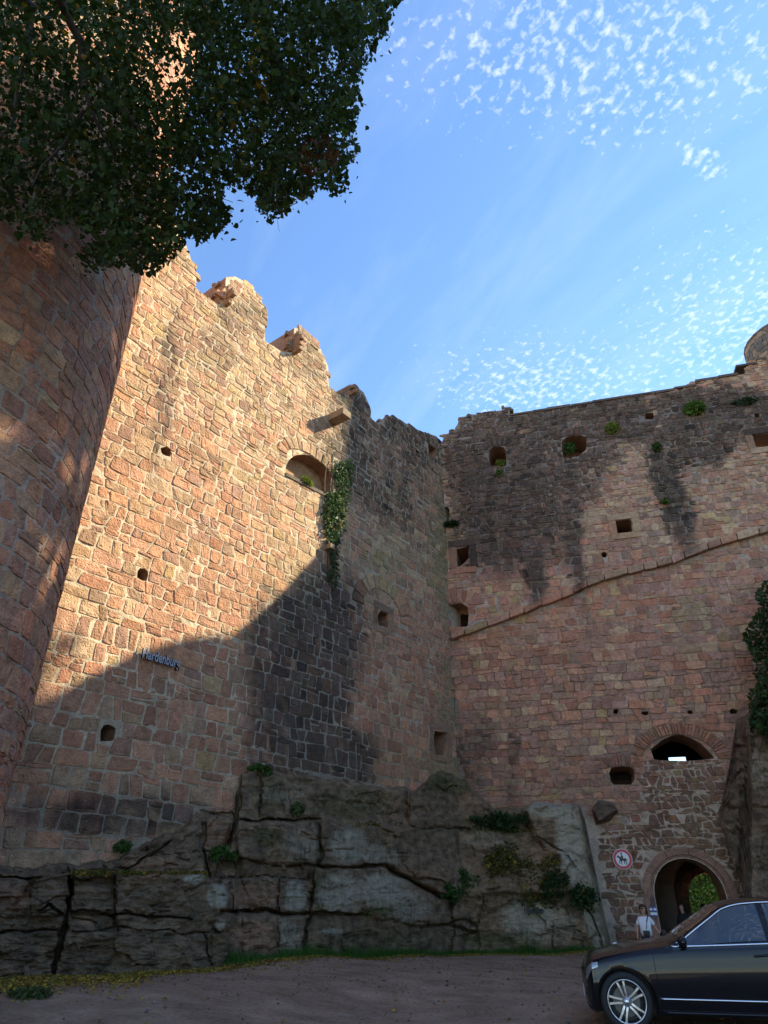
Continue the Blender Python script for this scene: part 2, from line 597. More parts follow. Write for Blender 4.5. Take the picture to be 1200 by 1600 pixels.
def build_core(owner, wall, profile, holes, z0, s0, s1, z1, thick, colour, cell=0.12, name='wall_core', rough=0.012, back_holes=None):
    """the body of a wall in lime mortar, its openings cut through and their reveals carried back"""
    ns, nz = int((s1 - s0) / cell) + 1, int((z1 - z0) / cell) + 1
    S, Z = np.meshgrid(s0 + np.arange(ns) * cell, z0 + np.arange(nz) * cell, indexing='ij')
    cs, cz = S[:-1, :-1] + cell / 2, Z[:-1, :-1] + cell / 2
    keep = inside(profile, cs, cz)
    for h in holes:
        h = np.asarray(h)
        keep &= ~inside(h, cs, cz)
    # corners shared by kept and dropped cells slide to the true outline
    kp = np.zeros((ns + 1, nz + 1), bool); kp[1:-1, 1:-1] = keep
    any_k = kp[:-1, :-1] | kp[1:, :-1] | kp[:-1, 1:] | kp[1:, 1:]
    all_k = kp[:-1, :-1] & kp[1:, :-1] & kp[:-1, 1:] & kp[1:, 1:]
    edge = any_k & ~all_k
    ei = np.where(edge)
    X, Y = S[ei], Z[ei]
    BX, BY, BD = nearest(profile, X, Y)
    for h in holes:
        x, y, d = nearest(h, X, Y)
        m = d < BD
        BX, BY, BD = np.where(m, x, BX), np.where(m, y, BY), np.where(m, d, BD)
    m = BD < cell * 1.3
    S[ei] = np.where(m, BX, X); Z[ei] = np.where(m, BY, Y)
    idx = -np.ones((ns, nz), int)
    used = np.where(any_k)
    idx[used] = np.arange(len(used[0]))
    s, z = S[used], Z[used]
    dep = (fbm(s * 3.1, z * 3.1, 5) - 0.5) * 2 * rough
    V = wall.P(s, z, dep)
    c = np.array(colour(s, z, V))
    kk = np.where(keep)
    F4 = np.stack((idx[kk[0], kk[1]], idx[kk[0] + 1, kk[1]], idx[kk[0] + 1, kk[1] + 1], idx[kk[0], kk[1] + 1]), 1)
    Bv = wall.P(s, z, -thick + 0 * dep)
    nb = len(V)
    e = np.concatenate((F4[:, [0, 1]], F4[:, [1, 2]], F4[:, [2, 3]], F4[:, [3, 0]]))
    key = np.sort(e, 1)
    _, inv, cnt = np.unique(key[:, 0].astype(np.int64) * nb + key[:, 1], return_inverse=True, return_counts=True)
    be = e[cnt[inv] == 1]
    side = np.stack((be[:, 1] + 2 * nb, be[:, 0] + 2 * nb, be[:, 0] + nb, be[:, 1] + nb), 1)
    backf = F4[:, ::-1] + nb
    rev = np.broadcast_to(np.array((0.38, 0.235, 0.155)), c.shape)      # reveals are bare brown stone
    faces = np.concatenate((F4, side, backf))
    P1, P2, P3 = V[F4[0, 0]], V[F4[0, 1]], V[F4[0, 2]]
    if np.cross(P2 - P1, P3 - P1) @ wall.normal(np.array(s[F4[0, 0]])) < 0:
        faces = faces[:, ::-1]
    me = mesh_data(name, np.concatenate((V, Bv, V)), faces, np.concatenate((c, rev, rev)))
    return put(name, me, M['mortar'], owner)


def arch_poly(s0, s1, zb, zs, zt, n=10):
    """opening with straight jambs from zb to zs and a curved head rising to zt"""
    c, a = (s0 + s1) / 2, (s1 - s0) / 2
    pts = [(s0, zb), (s1, zb), (s1, zs)]
    for k in range(1, n):
        t = math.pi * k / n
        pts.append((c + a * math.cos(t), zs + (zt - zs) * math.sin(t)))
    pts.append((s0, zs))
    return np.array(pts)


def arch_ring(inner_fn, n, depth, gap, rng, proud=(0.03, 0.06)):
    """voussoirs round an opening: inner_fn(t) gives the intrados point and the outward direction, t in 0..1"""
    out = []
    cuts = np.linspace(0, 1, n + 1)
    cuts[1:-1] += rng.normal(0, 0.15 / n, n - 1)
    for a, b in zip(cuts[:-1], cuts[1:]):
        dp = depth * rng.uniform(0.85, 1.15)
        g = gap / 2
        ts = np.linspace(a, b, 5)
        lo = [np.array(inner_fn(t)[0]) + np.array(inner_fn(t)[1]) * 0.012 for t in ts]
        hi = [np.array(inner_fn(t)[0]) + np.array(inner_fn(t)[1]) * dp for t in ts[::-1]]
        q = np.array(lo + hi)
        c = q.mean(0)
        L = np.linalg.norm(lo[-1] - lo[0])
        ax = (lo[-1] - lo[0]) / (L + 1e-9)
        d = q - c
        along = d @ ax
        q = q - np.outer(np.sign(along) * np.minimum(np.abs(along), g), ax)
        out.append([q, rng.uniform(*proud), rng.random()])
    return out


def ell(s0, s1, zs, zt):
    c, a, b = (s0 + s1) / 2, (s1 - s0) / 2, zt - zs

    def fn(t):
        k = math.pi * (1 - t)
        p = (c + a * math.cos(k), zs + b * math.sin(k))
        d = np.array((math.cos(k) / a, math.sin(k) / b)); d /= np.linalg.norm(d)
        return p, d
    return fn


# ------------------------------------------------------------------ stone colours
PAL = {
    'pink': (0.58, 0.30, 0.18), 'red': (0.48, 0.205, 0.13), 'tan': (0.58, 0.41, 0.245), 'ochre': (0.52, 0.39, 0.18), 'purple': (0.41, 0.235, 0.18),
    'grey': (0.24, 0.195, 0.16), 'dark': (0.075, 0.062, 0.053), 'green': (0.25, 0.235, 0.11), 'pale': (0.50, 0.42, 0.33), 'brown': (0.40, 0.27, 0.175),
}
PAL = {k: np.array(v) for k, v in PAL.items()}


def blobs(u, v, lst):
    """weight of soft patches (u, v, ru, rv, lean) at photo place u, v"""
    r = 0.0
    for bu, bv, ru, rv, lean, k in lst:
        du = (u - bu - lean * (v - bv)) / ru
        dv = (v - bv) / rv
        r = np.maximum(r, k * np.clip(1.6 - 1.0 * (du * du + dv * dv) ** 1.0, 0, 1))
    return r


STAIN_L = [(478, 1060, 74, 160, -0.25, 1.0), (500, 1190, 85, 60, 0, 0.95), (425, 1010, 40, 90, 0, 0.55), (590, 730, 80, 90, 0.5, 0.55), (640, 690, 60, 50, 0.8, 0.6), (170, 1275, 150, 30, 0.05, 0.7), (560, 640, 50, 40, 0, 0.55),
           (258, 620, 16, 130, -0.12, 0.5), (395, 500, 60, 25, 0.6, 0.4), (480, 560, 40, 40, 0.6, 0.3), (330, 545, 40, 40, 0, 0.3), (660, 760, 35, 120, 0, 0.35)]
YELL_L = [(250, 500, 90, 130, 0, 0.8), (470, 800, 60, 110, 0, 0.75), (620, 890, 50, 60, 0, 0.7), (420, 560, 130, 100, 0.6, 0.8), (300, 500, 140, 150, .4, .8), (480, 640, 70, 70, .5, .6), (235, 740, 40, 50, 0, 0.7), (400, 700, 60, 60, 0, 0.4), (470, 930, 60, 60, 0, 0.5)]
GREEN_L = [(695, 870, 14, 110, 0, 0.9), (700, 1080, 14, 60, 0, 0.7), (600, 880, 30, 50, 0, 0.35), (450, 930, 50, 60, 0, 0.3), (690, 1200, 30, 25, 0, 0.6), (600, 1190, 60, 40, 0, 0.25)]
RED_L = [(620, 1080, 90, 170, 0, 0.8), (300, 820, 160, 200, 0, 0.55), (200, 1100, 200, 160, 0, 0.5), (350, 1230, 60, 40, 0, 0.6)]


def pick(r, names, wts):
    x = r * sum(wts)
    for n_, w_ in zip(names, wts):
        if x < w_:
            return PAL[n_]
        x -= w_
    return PAL[names[-1]]


def shade_var(c, r):
    k = 0.8 + 0.4 * ((r * 977.3) % 1.0)
    k2 = ((r * 3571.7) % 1.0) - 0.5
    return np.clip(c * k * np.array((1 + 0.08 * k2, 1.0, 1 - 0.1 * k2)), 0.01, 0.7)


def col_left(u, v, r, pts):
    ju, jv = u + 26 * (((r * 131.7) % 1) - 0.5), v + 26 * (((r * 717.1) % 1) - 0.5)
    st, ye, gr, re = (blobs(ju, jv, L) for L in (STAIN_L, YELL_L, GREEN_L, RED_L))
    c = pick(r, ('pink', 'tan', 'purple', 'brown', 'ochre', 'red'), (0.42 + re - .25 * ye, 0.30 + ye * 1.0, 0.16, 0.14, 0.03 + ye * 0.25, 0.05 + 0.5 * re * (v > 950)))
    m = (PAL['pink'] * (0.7 + re) + PAL['tan'] * (0.5 + 1.2 * ye) + PAL['brown'] * 0.4) / (1.6 + re + 1.2 * ye)
    c = shade_var(c * 0.55 + m * 0.45, r)
    c = c + (PAL['green'] - c) * gr * 0.75
    return c


def streaks(u, v, lst, gain, r):
    """dark growth below the wall heads: soft patches broken into downward runs"""
    u = np.asarray(u) + 14 * (((r * 131.7) % 1) - 0.5); v = np.asarray(v) + 16 * (((r * 717.1) % 1) - 0.5)
    run = 0.12 + 1.75 * fbm(u / 6.0, v / 60.0, 401, 3) + 0.5 * (((r * 29.3) % 1) - 0.5)
    k = np.clip(blobs(u, v, lst) * gain * run - 0.06, 0, 0.97) * (0.80 + 0.20 * ((r * 53.1) % 1))
    dk = PAL['dark'] * (0.6 + 0.8 * ((r * 91.7) % 1)) if ((r * 17.7) % 1) < 0.85 else PAL['grey'] * 0.6
    return k, dk


col_left.stain = lambda u, v, r: streaks(u, v, STAIN_L, 1.45, r)


def mort_left(s, z, V):
    uv = project(V)
    st, ye, gr = (blobs(uv[:, 0], uv[:, 1], L) for L in (STAIN_L, YELL_L, GREEN_L))
    base = np.array((0.66, 0.55, 0.39)) * np.ones((len(V), 1))
    base = base * (0.75 + 0.5 * fbm(s * 1.7, z * 1.7, 31))[:, None]
    shade = (uv[:, 0] > 540).astype(float) * 0.45  # mortar coloured darker along the stretch of wall in shade
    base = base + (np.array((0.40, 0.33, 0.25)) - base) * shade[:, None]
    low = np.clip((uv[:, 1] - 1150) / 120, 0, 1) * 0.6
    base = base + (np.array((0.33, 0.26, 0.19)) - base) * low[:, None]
    base = base + (np.array((0.25, 0.23, 0.19)) - base) * np.clip(st, 0, 1)[:, None] * 0.75
    return base + (np.array((0.2, 0.22, 0.11)) - base) * gr[:, None] * 0.6


STAIN_R = [(790, 770, 78, 115, -0.1, 1.0), (755, 800, 50, 90, 0, .8), (868, 760, 40, 110, 0.05, .7), (832, 870, 20, 66, 0.1, 1.0), (815, 800, 60, 60, 0, .5), (740, 720, 50, 70, 0, 0.8), (850, 700, 110, 50, 0, 0.75), (890, 790, 15, 130, 0.1, 0.8), (1050, 775, 24, 80, 0.32, 1.15), (1000, 655, 230, 36, -0.16, 0.95), (850, 665, 130, 36, 0, 0.9), (1120, 640, 110, 34, 0, .9), (1090, 690, 60, 40, 0, 0.75),
           (740, 1170, 34, 60, 0, 0.5), (800, 1200, 14, 60, 0, 0.4), (1150, 640, 70, 30, 0, 0.7), (910, 720, 30, 70, 0, 0.55)]
YELL_R = [(1095, 965, 60, 35, 0, 0.6), (790, 940, 30, 16, 0, 0.6), (880, 810, 30, 60, 0, 0.3), (1110, 800, 40, 60, 0, 0.3), (930, 940, 60, 20, -.3, 0.2)]
GREEN_R = [(1035, 760, 14, 60, 0.3, 0.5), (1080, 960, 30, 20, 0, 0.5), (1100, 1330, 40, 80, 0, 0.35), (705, 830, 16, 40, 0, 0.4)]
RED_R = [(760, 960, 80, 80, 0, 0.6), (900, 970, 150, 60, -0.2, 0.5), (1150, 860, 80, 50, 0, 0.5), (1060, 1115, 60, 25, 0, 0.4), (1110, 1160, 30, 30, 0, 0.6)]


def col_right(u, v, r, pts):
    return np.clip(col_right_base(u, v, r, pts) * np.array((1.21, 1.25, 1.25)), 0, .72)


def col_right_base(u, v, r, pts):
    ju, jv = u + 20 * (((r * 131.7) % 1) - 0.5), v + 20 * (((r * 717.1) % 1) - 0.5)
    st, ye, gr, re = (blobs(ju, jv, L) for L in (STAIN_R, YELL_R, GREEN_R, RED_R))
    upper = np.clip((880 - v) / 120, 0, 1)
    c = pick(r, ('pink', 'tan', 'purple', 'brown', 'ochre', 'red', 'grey'), (0.24 + re * 0.5, 0.12 + ye + 0.25 * upper, 0.46 + 0.1 * upper, 0.25, 0.025 + ye * 0.5, 0.16 + 0.7 * re, 0.22 * upper))
    m = (PAL['pink'] * (0.3 + re) + PAL['purple'] * 0.6 + PAL['brown'] * 0.4 + PAL['tan'] * 0.3 * upper) / (1.3 + re + 0.3 * upper)
    c = shade_var(c * 0.6 + m * 0.4, r)
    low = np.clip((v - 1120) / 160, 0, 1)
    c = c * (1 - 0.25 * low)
    c = c + (PAL['green'] - c) * gr * 0.6
    return c


col_right.stain = lambda u, v, r: streaks(u, v, STAIN_R, 1.55, r)


def mort_right(s, z, V):
    uv = project(V)
    st, gr = (blobs(uv[:, 0], uv[:, 1], L) for L in (STAIN_R, GREEN_R))
    base = np.array((0.58, 0.46, 0.36)) * np.ones((len(V), 1))
    base = base * (0.65 + 0.6 * fbm(s * 1.9, z * 1.9, 33))[:, None]
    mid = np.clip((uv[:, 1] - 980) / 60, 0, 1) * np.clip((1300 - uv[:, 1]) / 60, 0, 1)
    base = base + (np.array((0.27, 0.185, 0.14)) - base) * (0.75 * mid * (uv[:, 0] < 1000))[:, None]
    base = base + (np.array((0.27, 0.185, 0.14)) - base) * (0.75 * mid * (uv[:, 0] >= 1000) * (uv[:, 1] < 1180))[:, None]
    base = base + (np.array((0.20, 0.185, 0.17)) - base) * np.clip(st, 0, 1)[:, None] * 0.85
    return base + (np.array((0.2, 0.22, 0.11)) - base) * gr[:, None] * 0.5


# ------------------------------------------------------------------ left wall
TOP_L = [(690, 690), (681, 681), (667, 677), (650, 670), (636, 663), (625, 655), (608, 650), (590, 662), (579, 653), (580, 640), (575, 628), (569, 614), (556, 603), (546, 600), (545, 617), (526, 616),
         (514, 607), (513, 572), (501, 545), (489, 528), (472, 514), (460, 512), (455, 551), (440, 549), (414, 533), (414, 507), (419, 495), (414, 483), (405, 461), (384, 441), (368, 432), (353, 433), (350, 477), (338, 474),
         (311, 459), (306, 452), (307, 430), (300, 409), (292, 386), (276, 350)]
topl = WL.poly(TOP_L)
prof_l = np.concatenate((np.array([(-0.9, -1.0), (-0.9, topl[0, 1] + 0.3)]), topl, np.array([(topl[-1, 0] + 1.0, topl[-1, 1] + 1.2), (19.0, topl[-1, 1] + 1.4), (19.0, -1.0)])))
HL = {
    'putlog_high': [(251, 700), (262, 697), (268, 705), (268, 714), (257, 712), (252, 708)],
    'putlog_mid': [(213, 901), (216, 888), (224, 887), (232, 893), (231, 908), (220, 907)],
    'putlog_low': [(156, 1143), (163, 1131), (172, 1132), (181, 1138), (178, 1158), (157, 1158)],
    'arch': [(446, 737), (447, 727), (452, 718), (460, 712), (472, 710), (484, 712), (497, 719), (508, 728), (516, 739), (520, 752), (520, 776), (497, 766), (470, 752)],
    'square': [(590, 952), (608, 960), (607, 981), (591, 977)],
    'low': [(677, 1142), (698, 1145), (699, 1182), (678, 1178)],
    'notch': [(669, 693), (681, 701), (681, 716), (670, 712)],
    'slot': [(643, 697), (656, 706), (656, 711), (643, 702)],
}
HLP = {k: WL.poly(p) for k, p in HL.items()}
wall_l = thing('castle_wall', 'tall sunlit castle wall of pink and tan sandstone with ruined merlons along its top', 'wall', (float(CORNER[0]), float(CORNER[1]), 0.0))
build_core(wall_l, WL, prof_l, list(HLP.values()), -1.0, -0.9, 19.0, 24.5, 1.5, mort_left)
mb = MB()
bx = [WL.P(-0.5, 0, -1.9), WL.P(19, 0, -1.9), WL.P(19, 17.5, -1.9), WL.P(-0.5, 17.5, -1.9)]
bb = [WL.P(-0.5, 0, -2.1), WL.P(19, 0, -2.1), WL.P(19, 17.5, -2.1), WL.P(-0.5, 17.5, -2.1)]
mb.add(bx + bb, [(0, 1, 2, 3), (7, 6, 5, 4), (0, 4, 5, 1), (1, 5, 6, 2), (2, 6, 7, 3), (3, 7, 4, 0)], (0.08, 0.05, 0.035))  # backing coloured near black so the openings look dark inside
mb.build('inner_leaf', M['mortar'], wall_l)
# everything below this line of the photo is living rock, not masonry
ROCK_L = WL.poly([(760, 1245), (700, 1205), (650, 1238), (560, 1225), (480, 1212), (400, 1205), (374, 1208), (368, 1258), (312, 1264), (285, 1290), (225, 1318), (170, 1345), (60, 1352), (-120, 1345)])
rs, rz = ROCK_L[:, 0], ROCK_L[:, 1]


def keep_l(s, z):
    if not inside(prof_l, np.array(s), np.array(z)):
        return False
    return z > np.interp(s, rs, rz) - 0.1 and s > -0.02


SQ = HLP['square']; AR = HLP['arch']
sq_c = SQ.mean(0)
ring_sq = ell(sq_c[0] - 1.0, sq_c[0] + 1.15, sq_c[1] + 0.15, sq_c[1] + 1.05)
ring_ar = ell(AR[:, 0].min() - 0.02, AR[:, 0].max() + 0.02, np.percentile(AR[:, 1], 45), AR[:, 1].max() - 0.02)
rng0 = np.random.default_rng(4)
vous_l = arch_ring(ring_sq, 11, 0.55, 0.05, rng0) + arch_ring(ring_ar, 13, 0.45, 0.04, rng0)


def band_poly(fn, d):
    a = [np.array(fn(t)[0]) for t in np.linspace(0, 1, 13)]
    b = [np.array(fn(t)[0]) + np.array(fn(t)[1]) * d for t in np.linspace(1, 0, 13)]
    return np.array(a + b)


ex_l = [band_poly(ring_sq, 0.55), band_poly(ring_ar, 0.45)]
stones = lay_stones(11, 0.0, 17.6, 0.6, 24.0, lambda z: 0.38 if z < 7.5 else (0.32 if z < 13 else 0.255), lambda z: 0.41 if z < 13 else 0.36, 0.03, keep_l, list(HLP.values()) + ex_l, split=0.12, jit=0.024, wave=0.06, proud=(0.004, 0.018))
build_stones(wall_l, WL, stones, col_left, flip=True)
build_stones(wall_l, WL, vous_l, col_left, name='voussoir', flip=True)
# broken end faces of the merlons
for (u, v, w_, vt_) in ((351, 477, 0.85, 437), (457, 551, 0.85, 517), (545, 617, 0.85, 604)):
    s_, z_ = WL.hit(u, v)
    h_ = WL.hit(u + 3, vt_)[1] - z_ - 0.28
    side = Flat(WL.P(s_, 0.0, 0.0), -NL, EL)
    st = lay_stones(int(u), 0.02, w_, z_ - 0.05, z_ + h_, lambda z: 0.24, lambda z: 0.4, 0.035, lambda s, z: True, jit=0.04, proud=(0.0, 0.05))
    build_stones(wall_l, side, st, lambda u, v, r, p: shade_var(PAL['brown'] * 0.9, r), flip=True, limit=40, mass='broken_edge', name='edge_stone')
# loose stones standing on the ruined top
rt = np.random.default_rng(9)
mb = MB()
for i in range(len(topl) - 1):
    a, b = topl[i], topl[i + 1]
    L = np.linalg.norm(b - a)
    for k in range(max(1, int(L / 0.28))):
        p = a + (b - a) * rt.random()
        mb.box(WL.P(p[0], p[1] - 0.03, -rt.uniform(0.15, 0.85)), (rt.uniform(.14, .28), rt.uniform(.14, .28), rt.uniform(.10, .18)), rt.uniform(0, 3), tuple(shade_var(PAL['brown'], rt.random())))
tag(mb.build('coping_rubble', M['stone'], wall_l), kind='stuff')
# two stone corbels sticking out of the wall, sill of the arched opening
for (u, v, sx, sz, ln) in ((524, 657, 0.42, 0.28, 0.75), (516, 857, 0.22, 0.16, 0.28)):
    s_, z_ = WL.hit(u - 6, v)
    mb = MB()
    ps = [WL.P(s_ + a * sx / 2, z_ + b * sz / 2 - (0.1 if d > 0 and b < 0 else 0) * 0, d) for d in (-0.2, ln) for a, b in ((-1, -1), (1, -1), (1, 1), (-1, 1))]
    mb.add(ps, [(0, 1, 2, 3), (7, 6, 5, 4), (0, 4, 5, 1), (1, 5, 6, 2), (2, 6, 7, 3), (3, 7, 4, 0)], (0.36, 0.28, 0.20))
    mb.build('corbel', M['stone'], wall_l)
mb = MB()
apoly = HLP['arch']
na_ = len(apoly)
mb.add([WL.P(p_[0], p_[1], -dd_) for dd_ in (0.5, 0.7) for p_ in apoly], [tuple(range(na_)), tuple(range(2 * na_ - 1, na_ - 1, -1))], (0.50, 0.31, 0.17))
mb.build('niche_back', M['stone'], wall_l)
# sill and jambs
sl_a, sl_b = WL.hit(446, 739), WL.hit(520, 778)
mb = MB()
ps = [WL.P(s_, z_ + dz, d) for d in (-0.9, 0.05) for (s_, z_) in (sl_a, sl_b) for dz in (-0.12, 0.0)]
mb.add(ps, [(0, 1, 3, 2), (6, 7, 5, 4), (0, 4, 5, 1), (2, 3, 7, 6), (1, 5, 7, 3), (0, 2, 6, 4)], (0.2, 0.16, 0.12))
mb.build('window_sill', M['stone'], wall_l)

# ------------------------------------------------------------------ right wall
TOP_R = [(693, 686), (695, 680), (712, 670), (719, 652), (745, 647), (767, 643), (784, 641), (785, 636), (796, 636), (797, 650), (880, 637), (960, 624), (1070, 608), (1072, 600), (1165, 584), (1167, 566), (1183, 563)]
topr = WR.poly(TOP_R)
prof_r = np.concatenate((np.array([(0.05, -1.2), (0.05, topr[0, 1] - 0.2)]), topr, np.array([(topr[-1, 0] + 1.5, topr[-1, 1]), (34.0, topr[-1, 1]), (34.0, -1.2)])))
HR = {
    'arched_a': [(765, 729), (763, 712), (765, 702), (771, 698), (780, 697), (787, 699), (791, 705), (791, 727)],
    'arched_b': [(880, 716), (877, 690), (886, 682), (897, 680), (908, 680), (917, 683), (916, 702), (904, 713)],
    'square_c': [(962, 814), (986, 811), (988, 831), (965, 834)],
    'slit_d': [(1176, 680), (1216, 675), (1217, 696), (1181, 699)],
    'left_e': [(713, 858), (733, 853), (731, 876), (714, 888)],
    'left_f': [(698, 980), (697, 953), (704, 944), (716, 942), (727, 944), (733, 951), (731, 979)],
    'low_g': [(956, 1226), (951, 1204), (956, 1199), (970, 1197), (985, 1198), (991, 1203), (991, 1226)],
    'arch_h': [(1007, 1183), (1019, 1169), (1035, 1156), (1050, 1149), (1064, 1148), (1080, 1153), (1096, 1163), (1118, 1185), (1100, 1187), (1075, 1189), (1030, 1188)],
    'niche_i': [(690, 826), (689, 797), (695, 791), (701, 793), (703, 800), (700, 822)],
}
for k_, (u_, v_, w_, h_) in enumerate([(962, 1112, 7, 8), (1008, 1115, 11, 7), (1078, 1113, 9, 6), (1146, 1111, 12, 8), (1015, 650, 14, 10), (1183, 651, 8, 10), (1038, 1243, 0, 0)]):
    if w_:
        HR['putlog_%d' % k_] = [(u_ - w_ / 2, v_ + h_ / 2), (u_ - w_ / 2, v_ - h_ / 2), (u_ + w_ / 2, v_ - h_ / 2), (u_ + w_ / 2, v_ + h_ / 2)]
HR['round_j'] = [(944 + 5 * math.cos(t), 867 + 5 * math.sin(t)) for t in np.linspace(0, 6.28, 9)[:-1]]
HRP = {k: WR.poly(p) for k, p in HR.items()}
gl, gr_, gt = WR.hit(1027, 1420)[0], WR.hit(1139, 1420)[0], WR.hit(1081, 1341)[1]
gol, gor, got = WR.hit(1009, 1420)[0], WR.hit(1157, 1420)[0], WR.hit(1081, 1322)[1]
gspr = gt - (gr_ - gl) / 2 * 0.98
GATE = arch_poly(gl, gr_, -0.6, gspr, gt, 14)
HRP['gate'] = GATE
wall_r = thing('castle_wall', 'shaded reddish sandstone castle wall with the arched gate at its foot and black streaks', 'wall', (float(CORNER[0] + 0.3), float(CORNER[1]), 0.0))
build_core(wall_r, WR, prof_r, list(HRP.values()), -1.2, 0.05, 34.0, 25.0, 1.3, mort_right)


def back_box(name, s0, s1, z0, z1, dep, t=0.2, hole=None):
    """rear wall behind blind openings"""
    mb = MB()
    rects = [(s0, s1, z0, z1)]
    if hole:
        a, b, c, d = hole
        rects = [(s0, a, z0, z1), (b, s1, z0, z1), (a, b, z0, c), (a, b, d, z1)]
    for (a, b, c, d) in rects:
        q = [WR.P(s_, z_, -dd) for dd in (dep, dep + t) for s_, z_ in ((a, c), (b, c), (b, d), (a, d))]
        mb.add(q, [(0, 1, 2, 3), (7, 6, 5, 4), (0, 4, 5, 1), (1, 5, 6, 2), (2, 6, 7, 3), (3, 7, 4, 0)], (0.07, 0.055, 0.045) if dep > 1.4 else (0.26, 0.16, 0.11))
    return mb.build(name, M['mortar'], wall_r)


ah = HRP['arch_h']
hh = WR.poly([(1040, 1196), (1075, 1196), (1075, 1180), (1040, 1180)])
# the pale gap at the foot of the arched opening looks through the passage roof to the sky
far = Flat(CORNER - NR * 5.0, ER, NR)
f0, f1 = far.hit(1046, 1192), far.hit(1072, 1181)
mb = MB()
q = []
A0, A1, B0, B1 = ah[:, 0].min() - 1.2, ah[:, 0].max() + 2.4, ah[:, 1].min() - 0.05, ah[:, 1].max() + 0.4


def slab(mbx, wall, s0, s1, z0, z1, d0, d1, col):
    q = [wall.P(s_, z_, -dd) for dd in (d0, d1) for s_, z_ in ((s0, z0), (s1, z0), (s1, z1), (s0, z1))]
    mbx.add(q, [(0, 1, 2, 3), (7, 6, 5, 4), (0, 4, 5, 1), (1, 5, 6, 2), (2, 6, 7, 3), (3, 7, 4, 0)], col)


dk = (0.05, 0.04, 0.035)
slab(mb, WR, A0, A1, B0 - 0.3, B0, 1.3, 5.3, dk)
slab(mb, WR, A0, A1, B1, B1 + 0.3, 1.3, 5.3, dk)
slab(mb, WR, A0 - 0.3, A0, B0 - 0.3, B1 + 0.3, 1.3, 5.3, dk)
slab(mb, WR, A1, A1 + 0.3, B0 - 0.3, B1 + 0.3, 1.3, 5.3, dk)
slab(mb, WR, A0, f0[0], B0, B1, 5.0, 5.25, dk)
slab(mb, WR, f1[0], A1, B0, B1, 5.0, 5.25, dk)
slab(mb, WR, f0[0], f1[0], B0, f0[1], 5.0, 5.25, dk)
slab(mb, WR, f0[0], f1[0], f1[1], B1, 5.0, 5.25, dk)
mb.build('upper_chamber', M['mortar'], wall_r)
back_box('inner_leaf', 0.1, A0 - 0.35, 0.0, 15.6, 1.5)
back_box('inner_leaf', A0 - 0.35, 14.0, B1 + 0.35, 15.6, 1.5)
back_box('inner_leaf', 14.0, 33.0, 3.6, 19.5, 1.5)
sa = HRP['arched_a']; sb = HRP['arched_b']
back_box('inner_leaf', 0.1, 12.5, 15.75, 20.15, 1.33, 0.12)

BAND = [(702, 1001), (740, 986), (775, 974), (812, 961), (850, 944), (890, 930), (930, 910), (965, 900), (1000, 891), (1040, 884), (1075, 870), (1110, 857), (1150, 845), (1200, 830), (1260, 812)]
bandp = WR.poly(BAND)


def band_z(s):
    return np.interp(s, bandp[:, 0], bandp[:, 1])


ROCK_R = WR.poly([(680, 1200), (720, 1215), (745, 1240), (770, 1262), (820, 1262), (870, 1262), (912, 1245), (932, 1285), (945, 1380), (955, 1485), (1000, 1600), (1190, 1600)])
rrs, rrz = ROCK_R[:, 0], ROCK_R[:, 1]
RUB = WR.poly([(1003, 1190), (1128, 1186), (1140, 1230), (1180, 1300), (1190, 1520), (935, 1520), (932, 1300), (1008, 1285)])
gate_ring = arch_poly(gol, gor, -1.2, gspr, got, 14)


def keep_r(s, z):
    if s < 0.06 or s > 20.5 or not inside(prof_r, np.array(s), np.array(z)):
        return False
    if inside(RUB, np.array(s), np.array(z)):
        return False
    b = band_z(s)
    if b - 0.13 < z < b + 0.22:
        return False
    return z > np.interp(s, rrs, rrz) - 0.15


rg = np.random.default_rng(21)
rings = {}


def ring_of(key, n, d, lo=40, ext=0.0):
    p = HRP[key]
    fn = ell(p[:, 0].min() - ext, p[:, 0].max() + ext, np.percentile(p[:, 1], lo), p[:, 1].max() + 0.0)
    rings[key] = (fn, d)
    return arch_ring(fn, n, d, 0.025, rg)


def col_vous(u, v, r, p):
    return col_right(u, v, r, p) * np.array((0.86, 0.76, 0.74))


col_vous.stain = col_right.stain


def stained(u, v, r):
    c = col_right(u, v, r, None)
    k, dk = col_right.stain(np.array([u]), np.array([v]), r)
    return tuple(c + (dk - c) * k[0])


vous_r = ring_of('arch_h', 36, 0.40, 5, 0.05) + ring_of('low_g', 13, 0.36, 60) + ring_of('arched_a', 12, 0.42, 60) + ring_of('left_f', 8, 0.6, 60) + ring_of('arched_b', 9, 0.3, 65)
ex_r = [band_poly(fn, d) for fn, d in rings.values()] + list(HRP.values()) + [gate_ring]
stones_r = lay_stones(23, 0.0, 20.5, 0.0, 24.0, lambda z: 0.18 if z < 5.0 else (0.23 if z < 8.5 else (0.275 if z < 14.6 else 0.155)), lambda z: 0.36 if z < 8.5 else (0.37 if z < 14.6 else 0.26), 0.016, keep_r, ex_r, split=0.12, jit=0.026, wave=0.09, proud=(0.0, 0.042))
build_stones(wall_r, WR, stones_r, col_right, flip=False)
build_stones(wall_r, WR, vous_r, col_vous, name='voussoir')
# rubble masonry round the gate, with wide pale joints


def keep_rub(s, z):
    return bool(inside(RUB, np.array(s), np.array(z))) and z > np.interp(s, rrs, rrz) - 0.2


stones_g = lay_stones(29, 4.0, 10.5, -0.4, 6.0, lambda z: 0.155, lambda z: 0.25, 0.036, keep_rub, ex_r, split=0.22, jit=0.040, wave=0.12, proud=(0.0, 0.05))
build_stones(wall_r, WR, stones_g, lambda u, v, r, p: col_right(u, v, r, p) * 0.62, name='rubble_stone', limit=280, mass='rubble')
